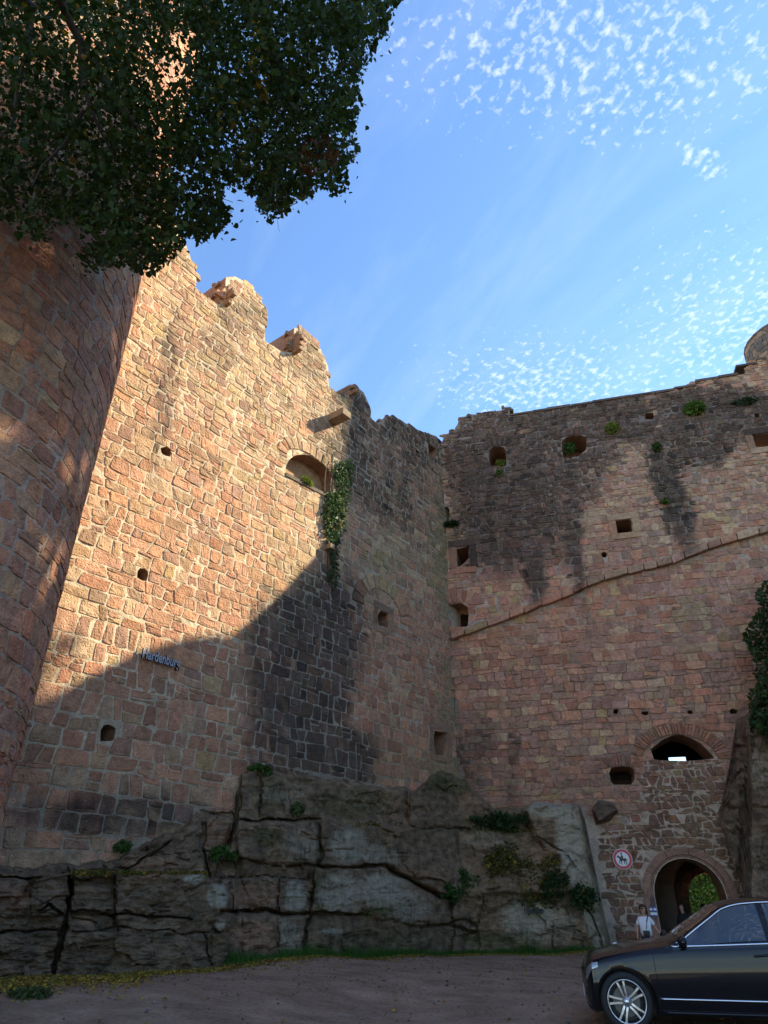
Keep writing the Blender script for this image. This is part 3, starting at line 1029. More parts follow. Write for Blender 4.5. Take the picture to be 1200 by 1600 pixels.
# the sloping projecting course
st = []
s_ = 0.08
while s_ < 20.5:
    L = rg.uniform(0.45, 0.95)
    a, b = s_, s_ + L - 0.02
    dz_ = rg.uniform(-.025, .02)
    za, zb = band_z(a) + dz_, band_z(b) + dz_ * .5
    top = rg.uniform(0.16, 0.24)
    ss = np.array([a + .02, (a + b) / 2, b - .02, b, b, b - .02, (a + b) / 2, a + .02, a, a])
    zz = np.array([za - .08, (za + zb) / 2 - .09, zb - .08, zb - .06, zb + top - .03, zb + top, (za + zb) / 2 + top, za + top, za + top - .03, za - .06])
    st.append([np.stack((ss, zz), 1), rg.uniform(0.20, 0.30), rg.random()])
    s_ += L
build_stones(wall_r, WR, st, col_right, name='string_course_stone', back=0.05)
# coping slabs along the top
s_ = topr[9, 0]
st = []
while s_ < 19:
    L = rg.uniform(0.6, 1.1)
    z_ = np.interp(s_ + L / 2, topr[:, 0], topr[:, 1])
    mb = MB()
    slab(mb, WR, s_, s_ + L - 0.015, z_ - 0.02, z_ + 0.09 + rg.uniform(-.02, .02), -0.07, 1.35, tuple(shade_var(PAL['grey'] * 0.7, rg.random())))
    mb.build('coping_slab', M['stone'], wall_r)
    s_ += L
rt = np.random.default_rng(19)
mb = MB()
for i in range(0, 9):
    a, b = topr[i], topr[i + 1]
    for k in range(max(1, int(np.linalg.norm(b - a) / 0.2))):
        p = a + (b - a) * rt.random()
        mb.box(WR.P(p[0], p[1] - 0.02, -rt.uniform(0.1, 1.0)), (rt.uniform(.2, .4), rt.uniform(.2, .4), rt.uniform(.1, .2)), rt.uniform(0, 3), tuple(shade_var(PAL['grey'] * 0.7, rt.random())))
tag(mb.build('coping_rubble', M['stone'], wall_r), kind='stuff')
# dressed stones round the square openings: lintel, jambs and sill standing a little proud
for key in ('square_c', 'slit_d', 'left_e'):
    p = HRP[key]
    a, b, c, d = p[:, 0].min(), p[:, 0].max(), p[:, 1].min(), p[:, 1].max()
    for nm, (s0, s1, z0, z1) in {'lintel': (a - .3, b + .3, d + .01, d + .3), 'sill': (a - .25, b + .25, c - .26, c - .01), 'jamb': (a - .28, a - .01, c, d), 'jamb ': (b + .01, b + .28, c, d)}.items():
        mb = MB()
        slab(mb, WR, s0, s1, z0, z1, -0.065, 0.2, tuple(0.8 * np.array(stained(*project(WR.P((s0 + s1) / 2, (z0 + z1) / 2))[0], rg.random()))))
        mb.build(nm.strip(), M['stone'], wall_r)
for key in ('square', 'low'):
    p = HLP[key]
    a, b, c, d = p[:, 0].min(), p[:, 0].max(), p[:, 1].min(), p[:, 1].max()
    for nm, (s0, s1, z0, z1) in {'lintel': (a - .25, b + .25, d + .01, d + .25), 'sill': (a - .2, b + .2, c - .2, c - .01), 'jamb': (a - .24, a - .01, c, d), 'jamb ': (b + .01, b + .24, c, d)}.items():
        mb = MB()
        slab(mb, WL, s0, s1, z0, z1, -0.03, 0.2, tuple(shade_var(PAL['brown'] * .85, rg.random())))
        mb.build(nm.strip(), M['stone'], wall_l)

# ------------------------------------------------------------------ gate arch and passage
gate = thing('gate_arch', 'round arched gateway framed in smooth red sandstone with a dark passage behind', 'gate', tuple(WR.P((gl + gr_) / 2, 0.0, 0.0)))
cut = [0.0, 0.17, 0.37, 0.55, 0.76, 1.0]
for a, b in zip(cut[:-1], cut[1:]):
    mb = MB()
    n = 9
    cc, r0, r1 = (gl + gr_) / 2, (gr_ - gl) / 2, (gor - gol) / 2
    ringp = []
    for t in np.linspace(a + 0.003, b - 0.003, n):
        k = math.pi * (1 - t)
        ca, sa_ = math.cos(k), math.sin(k)
        prof = ((r0 + 0.0, -0.6), (r0 + 0.0, -0.04), (r0 + 0.05, 0.02), (r0 + 0.09, 0.02), (r0 + 0.11, 0.07), (r1, 0.09), (r1, -0.6))
        hs = (gt - gspr) / r0
        ringp.append([WR.P(cc + rr * ca, gspr + rr * sa_ * hs, dd) for rr, dd in prof])
    m_ = 7
    vs = [p for r_ in ringp for p in r_]
    fs = [(i * m_ + k, i * m_ + (k + 1) % m_, (i + 1) * m_ + (k + 1) % m_, (i + 1) * m_ + k) for i in range(n - 1) for k in range(m_)] + [tuple(range(m_))[::-1], tuple(range((n - 1) * m_, n * m_))]
    mb.add(vs, fs, tuple(np.array((0.38, 0.225, 0.165)) * rg.uniform(0.85, 1.1)))
    mb.build('arch_stone', M['stone'], gate)
for sgn in (-1, 1):
    zcur = -0.5
    for hgt in (0.75, 0.62, gspr + 0.5 - 1.37):
        if hgt <= 0.05:
            continue
        mb = MB()
        prof = ((r0 + 0.0, -0.6), (r0 + 0.0, -0.04), (r0 + 0.05, 0.02), (r0 + 0.09, 0.02), (r0 + 0.11, 0.07), (r1, 0.09), (r1, -0.6))
        vs = [WR.P(cc + sgn * rr, z_, dd) for z_ in (zcur + 0.004, zcur + hgt - 0.004) for rr, dd in prof]
        fs = [(k, (k + 1) % 7, 7 + (k + 1) % 7, 7 + k) for k in range(7)] + [tuple(range(7))[::-1], tuple(range(7, 14))]
        mb.add(vs, fs, tuple(np.array((0.38, 0.225, 0.165)) * rg.uniform(0.85, 1.1)))
        mb.build('jamb_stone', M['stone'], gate)
        zcur += hgt
# vaulted passage running back obliquely
PASS = 6.5
skew = 1.75
mb = MB()
na = 16


def pass_ring(k, grow):
    q = k / 8.0
    cx = cc + skew * q + 0.12 * grow
    r = r0 + 0.05 + grow
    pts = [(cx - r, -0.8)]
    for t in np.linspace(math.pi, 0, na):
        pts.append((cx + r * math.cos(t), gspr + 0.1 + (r * math.sin(t))))
    pts.append((cx + r, -0.8))
    return [WR.P(a, b, -0.62 - PASS * q) for a, b in pts]


inn = [pass_ring(k, 0.25 if k < 8 else 0.25) for k in range(9)]
m_ = len(inn[0])
vs = [p for r_ in inn for p in r_]
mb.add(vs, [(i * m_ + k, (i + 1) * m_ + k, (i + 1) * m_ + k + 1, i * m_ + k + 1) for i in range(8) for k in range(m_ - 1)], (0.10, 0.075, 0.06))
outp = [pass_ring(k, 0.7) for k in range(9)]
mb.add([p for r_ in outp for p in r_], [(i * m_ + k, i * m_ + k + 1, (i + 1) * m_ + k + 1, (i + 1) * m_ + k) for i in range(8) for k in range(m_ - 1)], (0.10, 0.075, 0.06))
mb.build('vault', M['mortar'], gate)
# far arch of the passage
farw = Flat(CORNER - NR * (0.62 + PASS), ER, NR)
fa, fb, ft = farw.hit(1076, 1400)[0], farw.hit(1147, 1400)[0], farw.hit(1113, 1364)[1]
fsp = ft - (fb - fa) / 2
fp = arch_poly(fa, fb, -0.9, fsp, ft, 14)
prof_f = np.array([(fa - 4, -0.9), (fa - 4, 6.0), (fb + 4, 6.0), (fb + 4, -0.9)])
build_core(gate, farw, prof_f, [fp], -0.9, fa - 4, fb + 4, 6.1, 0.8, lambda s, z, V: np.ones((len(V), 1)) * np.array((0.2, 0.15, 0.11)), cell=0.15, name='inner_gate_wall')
fv = arch_ring(ell(fa, fb, fsp, ft), 17, 0.28, 0.03, rg)
build_stones(gate, farw, fv, lambda u, v, r, p: shade_var(PAL['red'] * 1.1, r), name='inner_arch_stone')

# ------------------------------------------------------------------ round tower on the left
TC = (-9.55, 9.75)
TR = 3.98
tower = thing('round_tower', 'huge round tower of dark pink sandstone blocks at the left edge', 'tower', (TC[0], TC[1], 0.0))
DT = Drum(TC, TR, -1.0, rad(78))
TLEN = TR * rad(205)
prof_t = np.array([(0, -1.0), (0, 27.5), (TLEN, 27.5), (TLEN, -1.0)])


def mort_t(s, z, V):
    base = np.array((0.58, 0.46, 0.35)) * np.ones((len(V), 1))
    return base * (0.55 + 0.7 * fbm(s * 1.2, z * 1.2, 8))[:, None]


HT = [np.array([(s_, z_), (s_ + 0.28, z_), (s_ + 0.28, z_ + 0.3), (s_, z_ + 0.3)]) for s_, z_ in ((1.3, 7.6), (1.32, 6.75), (1.38, 6.0))]
build_core(tower, DT, prof_t, HT, -1.0, 0.0, TLEN, 27.5, 0.9, mort_t, cell=0.14)
stones_t = lay_stones(41, 0.0, TLEN, -0.5, 27.4, lambda z: 0.33, lambda z: 0.47, 0.036, lambda s, z: 0.05 < s < TLEN - 0.2 and z < 27.3, HT, split=0.14, jit=0.030, wave=0.09, proud=(0.004, 0.022))


def col_tower(u, v, r, pts):
    c = pick(r, ('pink', 'purple', 'brown', 'tan', 'red'), (0.50, 0.38, 0.12, 0.10, 0.10))
    return np.clip(shade_var(c * .6 + PAL['pink'] * .4, r) * np.array((1.2, 1.15, 1.12)), 0, .72)


build_stones(tower, DT, stones_t, col_tower, flip=True)

# turret at the right end of the right wall
sT, zT = WR.hit(1183, 560)
sT += 1.75
turret = thing('wall_turret', 'round stone turret rising above the wall at the right edge', 'turret', tuple(WR.P(sT, 17.0, -0.9)))
DU = Drum(WR.P(sT, 0, -0.9)[:2], 1.7, -1.0, rad(200))
zb_, zt_ = WR.hit(1188, 600)[1], WR.hit(1200, 520)[1]
PT = 1.7 * 2 * math.pi
tl_u = 1.7 * 2 * math.pi
build_core(turret, DU, np.array([(0, zb_), (0, zt_), (tl_u, zt_), (tl_u, zb_)]), [], zb_, 0.0, tl_u, zt_, 0.5, mort_right, cell=0.15)
su = lay_stones(47, 0.0, tl_u, zb_, zt_ - 0.1, lambda z: 0.25, lambda z: 0.38, 0.03, lambda s, z: True, split=0.1, jit=0.035, proud=(0.01, 0.05))
build_stones(turret, DU, su, lambda u, v, r, p: shade_var(PAL['brown'] if r < .5 else PAL['grey'], r), flip=True)
mb = MB()
nn = 24
cx_, cy_ = DU.c
prof = [(1.72, zb_ + 0.02), (1.4, zb_ - 0.5), (0.9, zb_ - 1.0), (0.3, zb_ - 1.4)]
mb.add([(cx_ + r_ * math.cos(2 * math.pi * k / nn), cy_ + r_ * math.sin(2 * math.pi * k / nn), z_) for r_, z_ in prof for k in range(nn)],
       [(i * nn + k, (i + 1) * nn + k, (i + 1) * nn + (k + 1) % nn, i * nn + (k + 1) % nn) for i in range(3) for k in range(nn)] + [tuple(range(3 * nn, 4 * nn))], (0.25, 0.15, 0.11))
mb.build('corbelled_base', M['stone'], turret, True)
mb = MB()
prof = [(1.75, zt_ - 0.02), (1.75, zt_ + 0.1), (1.2, zt_ + 0.5), (0.02, zt_ + 0.75)]
mb.add([(cx_ + r_ * math.cos(2 * math.pi * k / nn), cy_ + r_ * math.sin(2 * math.pi * k / nn), z_) for r_, z_ in prof for k in range(nn)],
       [(i * nn + k, i * nn + (k + 1) % nn, (i + 1) * nn + (k + 1) % nn, (i + 1) * nn + k) for i in range(3) for k in range(nn)] + [tuple(reversed(range(nn)))], (0.2, 0.15, 0.12))
mb.build('stone_cap', M['stone'], turret, True)

# ------------------------------------------------------------------ living rock under the walls
def rock_material():
    m, t = material('outcrop_rock')
    vc = t.n('ShaderNodeVertexColor', layer_name='Col')
    col = vc.outputs[0]
    pos = t.n('ShaderNodeNewGeometry').outputs['Position']
    flat = t.n('ShaderNodeMapping', {'Vector': pos, 'Scale': (1.0, 1.0, 1.7)}).outputs[0]
    vert = t.n('ShaderNodeMapping', {'Vector': pos, 'Scale': (6.0, 6.0, 0.7)}).outputs[0]
    fine = t.noise(pos, 28.0, 8.0, 0.72)
    mid = t.noise(flat, 3.2, 7.0, 0.62)
    streak = t.noise(vert, 1.0, 5.0, 0.6)
    c = t.mix(t.ramp(mid, 0.35, 0.65), t.mix(1.0, col, (0.55, 0.55, 0.56), 'MULTIPLY'), t.mix(1.0, col, (1.35, 1.3, 1.22), 'MULTIPLY'))
    c = t.mix(t.ramp(fine, 0.4, 0.75, 0.0, 0.5), c, t.mix(1.0, c, (1.7, 1.65, 1.55), 'MULTIPLY'))
    c = t.mix(t.ramp(streak, 0.5, 0.72, 0.0, 0.55), c, t.mix(1.0, c, (0.45, 0.46, 0.45), 'MULTIPLY'))
    # pale crust: runs down the face, frayed at its edge
    fray = t.math('ADD', t.math('MULTIPLY', t.noise(t.n('ShaderNodeMapping', {'Vector': pos, 'Scale': (1.0, 1.0, 0.28)}).outputs[0], 11.0, 7.0, 0.68), 0.75), t.math('MULTIPLY', t.noise(pos, 34.0, 4.0, 0.7), 0.25))
    crust = t.ramp(t.math('ADD', fray, t.math('MULTIPLY', vc.outputs[1], 0.33)), 0.60, 0.84)
    c = t.mix(t.math('MULTIPLY', crust, 0.85), c, t.mix(t.noise(pos, 3.0, 4.0), (0.38, 0.36, 0.26), (0.58, 0.54, 0.41)))
    sp = t.n('ShaderNodeTexVoronoi', {'Vector': pos, 'Scale': 9.0}).outputs[0]
    lm = t.math('MULTIPLY', t.ramp(sp, 0.05, 0.13, 1.0, 0.0), t.ramp(t.noise(pos, 1.1, 3.0), 0.52, 0.62))
    c = t.mix(t.math('MULTIPLY', lm, 0.6), c, (0.32, 0.33, 0.29))
    ms = t.math('MULTIPLY', t.ramp(t.noise(pos, 2.1, 6.0, 0.65), 0.56, 0.68), 0.55)
    c = t.mix(ms, c, (0.045, 0.06, 0.02))
    h = t.math('ADD', t.math('MULTIPLY', fine, 0.5), mid)
    b = t.n('ShaderNodeBump', {'Strength': 1.0, 'Distance': 0.14, 'Height': h}).outputs[0]
    finish(t, c, 0.95, b, **{'Specular IOR Level': 0.12})
    return m


M['rock'] = rock_material()

ROCK_BLOCKS = [
    # polygon in the photo, metres in front of the wall, tilt of the face (m over the block's height)
    ([(-200, 1330), (330, 1270), (330, 1372), (-200, 1372)], 0.25, 0.1),
    ([(372, 1200), (640, 1220), (640, 1286), (372, 1282)], 0.30, 0.15),
    ([(165, 1345), (228, 1312), (285, 1290), (300, 1275), (320, 1290), (322, 1370), (165, 1370)], 0.62, 0.1),
    ([(228, 1345), (318, 1334), (322, 1370), (215, 1370)], 0.75, 0.1),
    ([(305, 1255), (372, 1212), (372, 1285), (312, 1280)], 0.22, -0.1),
    ([(308, 1275), (364, 1276), (352, 1338), (318, 1336)], 0.20, 0.1),
    ([(320, 1336), (380, 1340), (378, 1372), (360, 1390), (325, 1380)], 0.35, 0.2),
    ([(365, 1284), (500, 1282), (495, 1350), (375, 1345), (352, 1340)], 0.72, 0.08),
    ([(375, 1341), (495, 1352), (492, 1372), (378, 1372)], 0.66, -0.05),
    ([(345, 1372), (437, 1372), (437, 1425), (345, 1425)], 0.86, 0.06),
    ([(437, 1372), (483, 1372), (478, 1429), (437, 1427)], 0.93, 0.02),
    ([(340, 1427), (437, 1428), (437, 1500), (330, 1510)], 1.15, 0.1),
    ([(437, 1432), (473, 1432), (470, 1500), (437, 1500)], 1.02, 0.1),
    ([(502, 1286), (640, 1290), (650, 1355), (600, 1352), (545, 1356), (500, 1350)], 0.75, 0.1),
    ([(484, 1356), (600, 1356), (660, 1388), (700, 1410), (706, 1445), (660, 1450), (570, 1430), (480, 1430)], 1.05, 0.12),
    ([(470, 1430), (570, 1430), (660, 1452), (706, 1447), (706, 1500), (468, 1500)], 0.98, 0.1),
    ([(600, 1288), (690, 1290), (712, 1350), (700, 1402), (640, 1372), (612, 1352)], 0.95, 0.35),
    ([(636, 1222), (690, 1205), (740, 1232), (765, 1262), (765, 1294), (640, 1292)], 0.70, 0.3),
    ([(690, 1292), (765, 1295), (830, 1300), (930, 1400), (850, 1400), (705, 1402)], 0.95, 0.6),
    ([(706, 1400), (752, 1402), (752, 1456), (706, 1446)], 1.35, 0.1),
    ([(706, 1448), (752, 1458), (752, 1500), (706, 1500)], 1.38, 0.08),
    ([(752, 1398), (845, 1396), (850, 1500), (752, 1500)], 1.30, 0.12),
    ([(845, 1396), (925, 1396), (945, 1500), (850, 1500)], 1.25, 0.2),
    ([(818, 1262), (850, 1254), (905, 1258), (914, 1300), (935, 1400), (958, 1500), (925, 1500), (905, 1400), (880, 1350), (835, 1310)], 1.15, 0.35),
    # the long ledge in front
    ([(-300, 1366), (318, 1366), (324, 1376), (346, 1386), (358, 1385), (358, 1440), (352, 1500), (330, 1516), (-300, 1560)], 1.75, 0.08),
    ([(-300, 1350), (55, 1366), (30, 1415), (-300, 1425)], 0.85, 0.5),
    ([(20, 1418), (62, 1368), (100, 1370), (100, 1430), (60, 1420)], 1.62, 0.25),
    ([(108, 1372), (176, 1370), (174, 1430), (108, 1424)], 1.50, 0.1),
    ([(110, 1426), (180, 1430), (178, 1455), (108, 1448)], 1.35, 0.3),
    ([(-300, 1425), (100, 1432), (90, 1458), (-300, 1456)], 1.66, 0.05),
    ([(335, 1384), (358, 1385), (358, 1424), (338, 1430)], 1.90, 0.0),
    ([(338, 1430), (358, 1436), (352, 1456), (333, 1452)], 1.95, 0.0),
    ([(190, 1458), (350, 1459), (350, 1520), (190, 1525)], 1.82, 0.06),
]
CRACKS = [
    ([(-100, 1458), (20, 1456), (92, 1452)], 3.0, 0.35), ([(108, 1372), (110, 1400), (104, 1430), (96, 1460), (84, 1520)], 7.0, 0.8), ([(102, 1425), (140, 1424), (175, 1432), (190, 1428), (240, 1433), (275, 1434), (300, 1436)], 2.6, 0.4),
    ([(180, 1368), (176, 1400), (178, 1432), (182, 1455)], 4.0, 0.3), ([(110, 1456), (190, 1450), (250, 1455), (290, 1458), (352, 1458)], 2.0, 0.25), ([(345, 1425), (400, 1423), (438, 1428), (500, 1429), (575, 1430)], 4.0, 0.7),
    ([(437, 1372), (436, 1425), (437, 1498)], 2.0, 0.3), ([(500, 1282), (503, 1340), (490, 1356), (482, 1430), (472, 1500)], 4.5, 0.5), ([(495, 1352), (540, 1356), (600, 1353), (632, 1370), (662, 1386), (702, 1408)], 4.5, 0.6),
    ([(310, 1270), (360, 1272), (372, 1283), (430, 1279), (500, 1281)], 3.5, 0.5), ([(372, 1206), (373, 1275), (362, 1310), (352, 1338)], 4.0, 0.7), ([(352, 1340), (400, 1345), (440, 1352), (495, 1351)], 2.0, 0.3), ([(345, 1374), (375, 1370), (440, 1372), (490, 1372)], 2.2, 0.3),
    ([(655, 1451), (690, 1446), (706, 1441), (725, 1438), (748, 1446)], 3.2, 0.5), ([(705, 1402), (708, 1450), (705, 1500)], 2.2, 0.35), ([(412, 1208), (405, 1278)], 1.6, 0.25), ([(640, 1372), (690, 1375), (706, 1385)], 2.6, 0.4),
    ([(835, 1305), (868, 1325), (900, 1352)], 2.2, 0.3), ([(905, 1395), (930, 1440), (950, 1500)], 2.5, 0.4), ([(820, 1262), (835, 1300), (850, 1330)], 2.0, 0.2), ([(555, 1287), (640, 1292), (730, 1296)], 2.2, 0.25), ([(683, 1228), (695, 1236), (712, 1228)], 2.4, 0.3),
    ([(180, 1366), (225, 1340), (245, 1330), (266, 1314)], 2.0, 0.35), ([(320, 1290), (318, 1336), (324, 1378)], 4.5, 0.7), ([(752, 1398), (750, 1450), (752, 1500)], 2.4, 0.25), ([(230, 1334), (320, 1332)], 1.4, 0.15), ([(60, 1420), (75, 1412), (96, 1428)], 3.0, 0.4), ([(0, 1370), (50, 1372), (95, 1366), (160, 1368)], 3.2, 0.5),
    ([(560, 1240), (545, 1258)], 1.5, 0.2), ([(640, 1215), (642, 1290)], 1.8, 0.2), ([(570, 1395), (566, 1430)], 1.5, 0.15), ([(333, 1452), (345, 1458), (357, 1455)], 2.5, 0.3), ([(318, 1460), (322, 1480), (330, 1510)], 2.2, 0.3), ([(240, 1434), (238, 1520)], 1.2, 0.1),
]
PALE_K = [(545, 1320, 30, 26, 0, .8), (590, 1335, 30, 18, 0.5, .6), (530, 1395, 34, 30, 0, .75), (600, 1390, 40, 26, 0, .8), (640, 1415, 30, 22, 0, .6), (462, 1402, 17, 26, 0, .8), (828, 1432, 44, 26, 0, .85), (893, 1320, 22, 60, .15, .95), (928, 1420, 20, 66, .2, .85),
          (860, 1264, 40, 14, 0, .9), (848, 1440, 60, 30, 0, .5), (452, 1462, 16, 28, 0, .6), (470, 1320, 30, 26, 0, .45), (340, 1400, 16, 18, 0, 1.3), (305, 1374, 16, 7, 0, 1.2), (345, 1445, 10, 8, 0, .8), (440, 1240, 40, 16, 0, .35), (520, 1455, 20, 6, 0, .6), (760, 1310, 40, 14, 0, .4)]
TAN_K = [(395, 1462, 36, 22, 0, .9), (400, 1400, 36, 20, 0, .7), (335, 1305, 20, 24, 0, 1.1), (345, 1250, 20, 26, 0, .9), (240, 1355, 50, 20, 0, .5), (20, 1400, 26, 20, 0, .9), (135, 1440, 20, 8, 0, .6), (615, 1262, 26, 26, .6, .5), (660, 1380, 40, 22, 0, .4), (850, 1340, 22, 26, 0, .5), (730, 1240, 30, 20, 0, .3)]
GRN_K = [(418, 1308, 18, 14, 0, .6), (560, 1255, 60, 24, 0, .45), (700, 1222, 40, 20, 0, .55), (500, 1380, 10, 60, 0, .5), (600, 1470, 90, 20, 0, .35), (790, 1470, 60, 14, 0, .6), (770, 1290, 50, 16, 0, .5), (420, 1240, 24, 30, 0, .4)]

rl = {'uv': np.array([(-200, 1340), (-120, 1345), (60, 1352), (170, 1345), (225, 1318), (285, 1290), (312, 1264), (366, 1258), (373, 1208), (400, 1200), (480, 1208), (560, 1222), (650, 1232), (690, 1202), (720, 1212), (745, 1236), (770, 1262), (820, 1262), (850, 1252), (905, 1256), (914, 1280), (938, 1400), (958, 1490)]),
      'foot': np.array([(-200, 1545), (0, 1530), (180, 1522), (330, 1512), (352, 1502), (420, 1497), (600, 1494), (700, 1493), (830, 1490), (930, 1484), (958, 1482)])}


def wall_depth(u, v, d=0.0):
    """how far ahead the walls stand behind photo point u, v"""
    rx, ry = (u - CU) / F, CP + (v - CV) / F * SP
    k = rx / ry
    best = []
    for W in (WL, WR):
        o = W.o + W.n * d
        best.append((o[0] * W.n[0] + o[1] * W.n[1]) / (k * W.n[0] + W.n[1]))
    return np.minimum(np.where(best[0] > 0, best[0], 99), np.where(best[1] > 0, best[1], 99))


def rock_sheet(name, u0, u1, du, nv, top, foot, blocks, cracks, colourer, seed, kind_label=None, base=0.4, flare=0.5, facet=0.06):
    us = np.arange(u0, u1 + du, du)
    tv = np.linspace(0, 1, nv)
    vt = np.interp(us, top[:, 0], top[:, 1]) + 13 * (fbm(us / 17, us * 0, seed + 9) - 0.5) + 5 * (fbm(us / 5, us * 0, seed + 10) - .5); vb = np.interp(us, foot[:, 0], foot[:, 1]) + 14
    U = np.repeat(us[:, None], nv, 1)
    V = vt[:, None] + (vb - vt)[:, None] * tv[None, :]
    # the outline of the blocks wanders a little
    wu = U + (fbm(U / 22, V / 22, seed + 1) - 0.5) * 13
    wv = V + (fbm(U / 22, V / 18, seed + 2) - 0.5) * 11
    off = base + flare * (V - 1230) / 270
    for poly, d, tilt in blocks:
        p = np.array(poly, float)
        m = inside(p, wu, wv)
        va, vb_ = p[:, 1].min(), p[:, 1].max()
        off = np.where(m, d + tilt * (V - va) / (vb_ - va) , off)
    # soften the steps by half a cell each way so that edges are worn, not knife-cut
    for _ in range(1):
        o = off.copy()
        o[1:-1] = 0.5 * off[1:-1] + 0.25 * (off[:-2] + off[2:]); off = o
        o = off.copy()
        o[:, 1:-1] = 0.5 * off[:, 1:-1] + 0.25 * (off[:, :-2] + off[:, 2:]); off = o
    off = off + 0.22 * (fbm(U / 70, V / 45, seed + 3) - 0.5) + 0.16 * (fbm(U / 24, V / 12, seed + 4) - 0.5) + 0.10 * (fbm(U / 8, V / 4, seed + 5) - 0.5) + 0.10 * (np.abs(fbm(U / 90, V / 7, seed + 8) - 0.5) - 0.12)
    # broken facets: each cell of the rock has its own slant
    g = np.random.default_rng(seed + 20)
    nc = int((u1 - u0) * 300 / 1500)
    cu_, cv_ = g.uniform(u0, u1, nc), g.uniform(top[:, 1].min(), foot[:, 1].max(), nc)
    best = np.full(U.shape, 1e9); sec = np.full(U.shape, 1e9); own = np.zeros(U.shape, int)
    for i in range(nc):
        d2 = ((wu - cu_[i]) / 1.5) ** 2 + (wv - cv_[i]) ** 2
        m = d2 < best
        sec = np.where(m, best, np.minimum(sec, d2)); best = np.where(m, d2, best); own = np.where(m, i, own)
    sl = g.normal(0, 1, (nc, 3))
    off = off + facet * (0.35 * sl[own, 0] + 0.022 * sl[own, 1] * (wu - cu_[own]) + 0.03 * sl[own, 2] * (wv - cv_[own]))
    seam = np.sqrt(sec) - np.sqrt(best)
    off = off - 0.35 * facet * np.clip(1 - seam / 3.0, 0, 1) * (fbm(U / 20, V / 20, seed + 21) > 0.5)
    groove = np.zeros_like(off)
    for poly, wd, dep in cracks:
        _, _, d = nearest(np.array(poly, float), wu, wv, closed=False)
        groove = np.maximum(groove, dep * np.clip(1.25 - (d / (wd * (0.1 + 0.95 * fbm(U / 11, V / 11, seed + 6)))) ** 2, 0, 1))
    for i in range(int(nc * 0.5)):
        a0 = g.uniform(-.25, .25) if g.random() < .65 else g.uniform(1.3, 1.8)
        L_ = g.uniform(14, 46)
        mid_ = np.array((g.uniform(u0, u1), g.uniform(top[:, 1].min(), foot[:, 1].max())))
        dv = np.array((math.cos(a0), math.sin(a0))) * L_ / 2
        _, _, d = nearest(np.array((mid_ - dv, mid_ + dv)), wu, wv, closed=False)
        groove = np.maximum(groove, 0.16 * np.clip(1.2 - (d / 1.4) ** 2, 0, 1) * (fbm(U / 9, V / 9, seed + 30) > 0.38))
    off = off - groove * 0.62
    # the top row runs back into the wall
    k = np.clip((V - vt[:, None]) / 7.0, 0, 1)
    off = off * np.sqrt(k) - 0.15 * (1 - k)
    Yw = wall_depth(U, V)
    Y = Yw - off
    x, y = (U - CU) / F, (V - CV) / F
    dy = CP + y * SP
    P = np.stack((x / dy * Y, Y, EYE[2] + (SP - y * CP) / dy * Y), -1)
    n_u, n_v = U.shape
    idx = np.arange(n_u * n_v).reshape(n_u, n_v)
    f = np.stack((idx[:-1, :-1], idx[:-1, 1:], idx[1:, 1:], idx[1:, :-1]), -1).reshape(-1, 4)
    c = colourer(U, V, groove)
    o = put(name, mesh_data(name, P.reshape(-1, 3), f, c.reshape(-1, 3), True, PALE_W[0].reshape(-1)), M['rock'])
    o.data.set_sharp_from_angle(angle=rad(38))
    return o, us, P


PALE_W = [None]


def col_rock(U, V, groove):
    pa, ta, gn = (blobs(U, V, L) for L in (PALE_K, TAN_K, GRN_K))
    c = np.ones(U.shape + (3,)) * np.array((0.25, 0.182, 0.118))
    c = c * (0.75 + 0.5 * fbm(U / 60, V / 40, 91))[..., None]
    c = c + (np.array((0.36, 0.22, 0.14)) - c) * np.clip(ta * (0.5 + fbm(U / 20, V / 12, 93)), 0, 1)[..., None]
    PALE_W[:] = [np.clip(pa, 0, 1.2)]
    pn = 0.25 * np.clip(pa * (2.4 * fbm(U / 5, V / 16, 95) - 0.30), 0, 1.1)
    c = c + (np.array((0.62, 0.60, 0.47)) - c) * np.clip(pn, 0, 1)[..., None]
    c = c + (np.array((0.09, 0.105, 0.04)) - c) * np.clip(gn * (0.4 + fbm(U / 12, V / 12, 97)), 0, 1)[..., None]
    return c


rock_o, rock_us, rock_P = rock_sheet('rock_outcrop', -200, 961, 2.4, 128, rl['uv'], rl['foot'], ROCK_BLOCKS, CRACKS, col_rock, 300)
tag(rock_o, 'dark fissured sandstone outcrop carrying the castle walls, pale with lichen in places', kind='structure')

# rock face at the right edge, beside the gate
top2 = np.array([(1127, 1262), (1131, 1228), (1138, 1200), (1146, 1150), (1152, 1118), (1175, 1108), (1230, 1096), (1330, 1090)])
foot2 = np.array([(1127, 1276), (1138, 1310), (1150, 1345), (1163, 1385), (1170, 1440), (1174, 1495), (1330, 1530)])
B2 = [([(1140, 1118), (1175, 1110), (1172, 1190), (1140, 1200)], 0.25, 0.05), ([(1160, 1118), (1340, 1080), (1340, 1540), (1150, 1540), (1165, 1300), (1172, 1190)], 0.9, 0.5), ([(1135, 1205), (1168, 1195), (1160, 1300), (1150, 1400), (1135, 1400)], 0.4, 0.2)]
C2 = [([(1134, 1222), (1150, 1214), (1170, 1200), (1176, 1165), (1180, 1120)], 3.0, 0.3), ([(1150, 1120), (1142, 1180), (1130, 1230)], 2.5, 0.25), ([(1150, 1300), (1160, 1230), (1180, 1190)], 2.5, 0.2)]


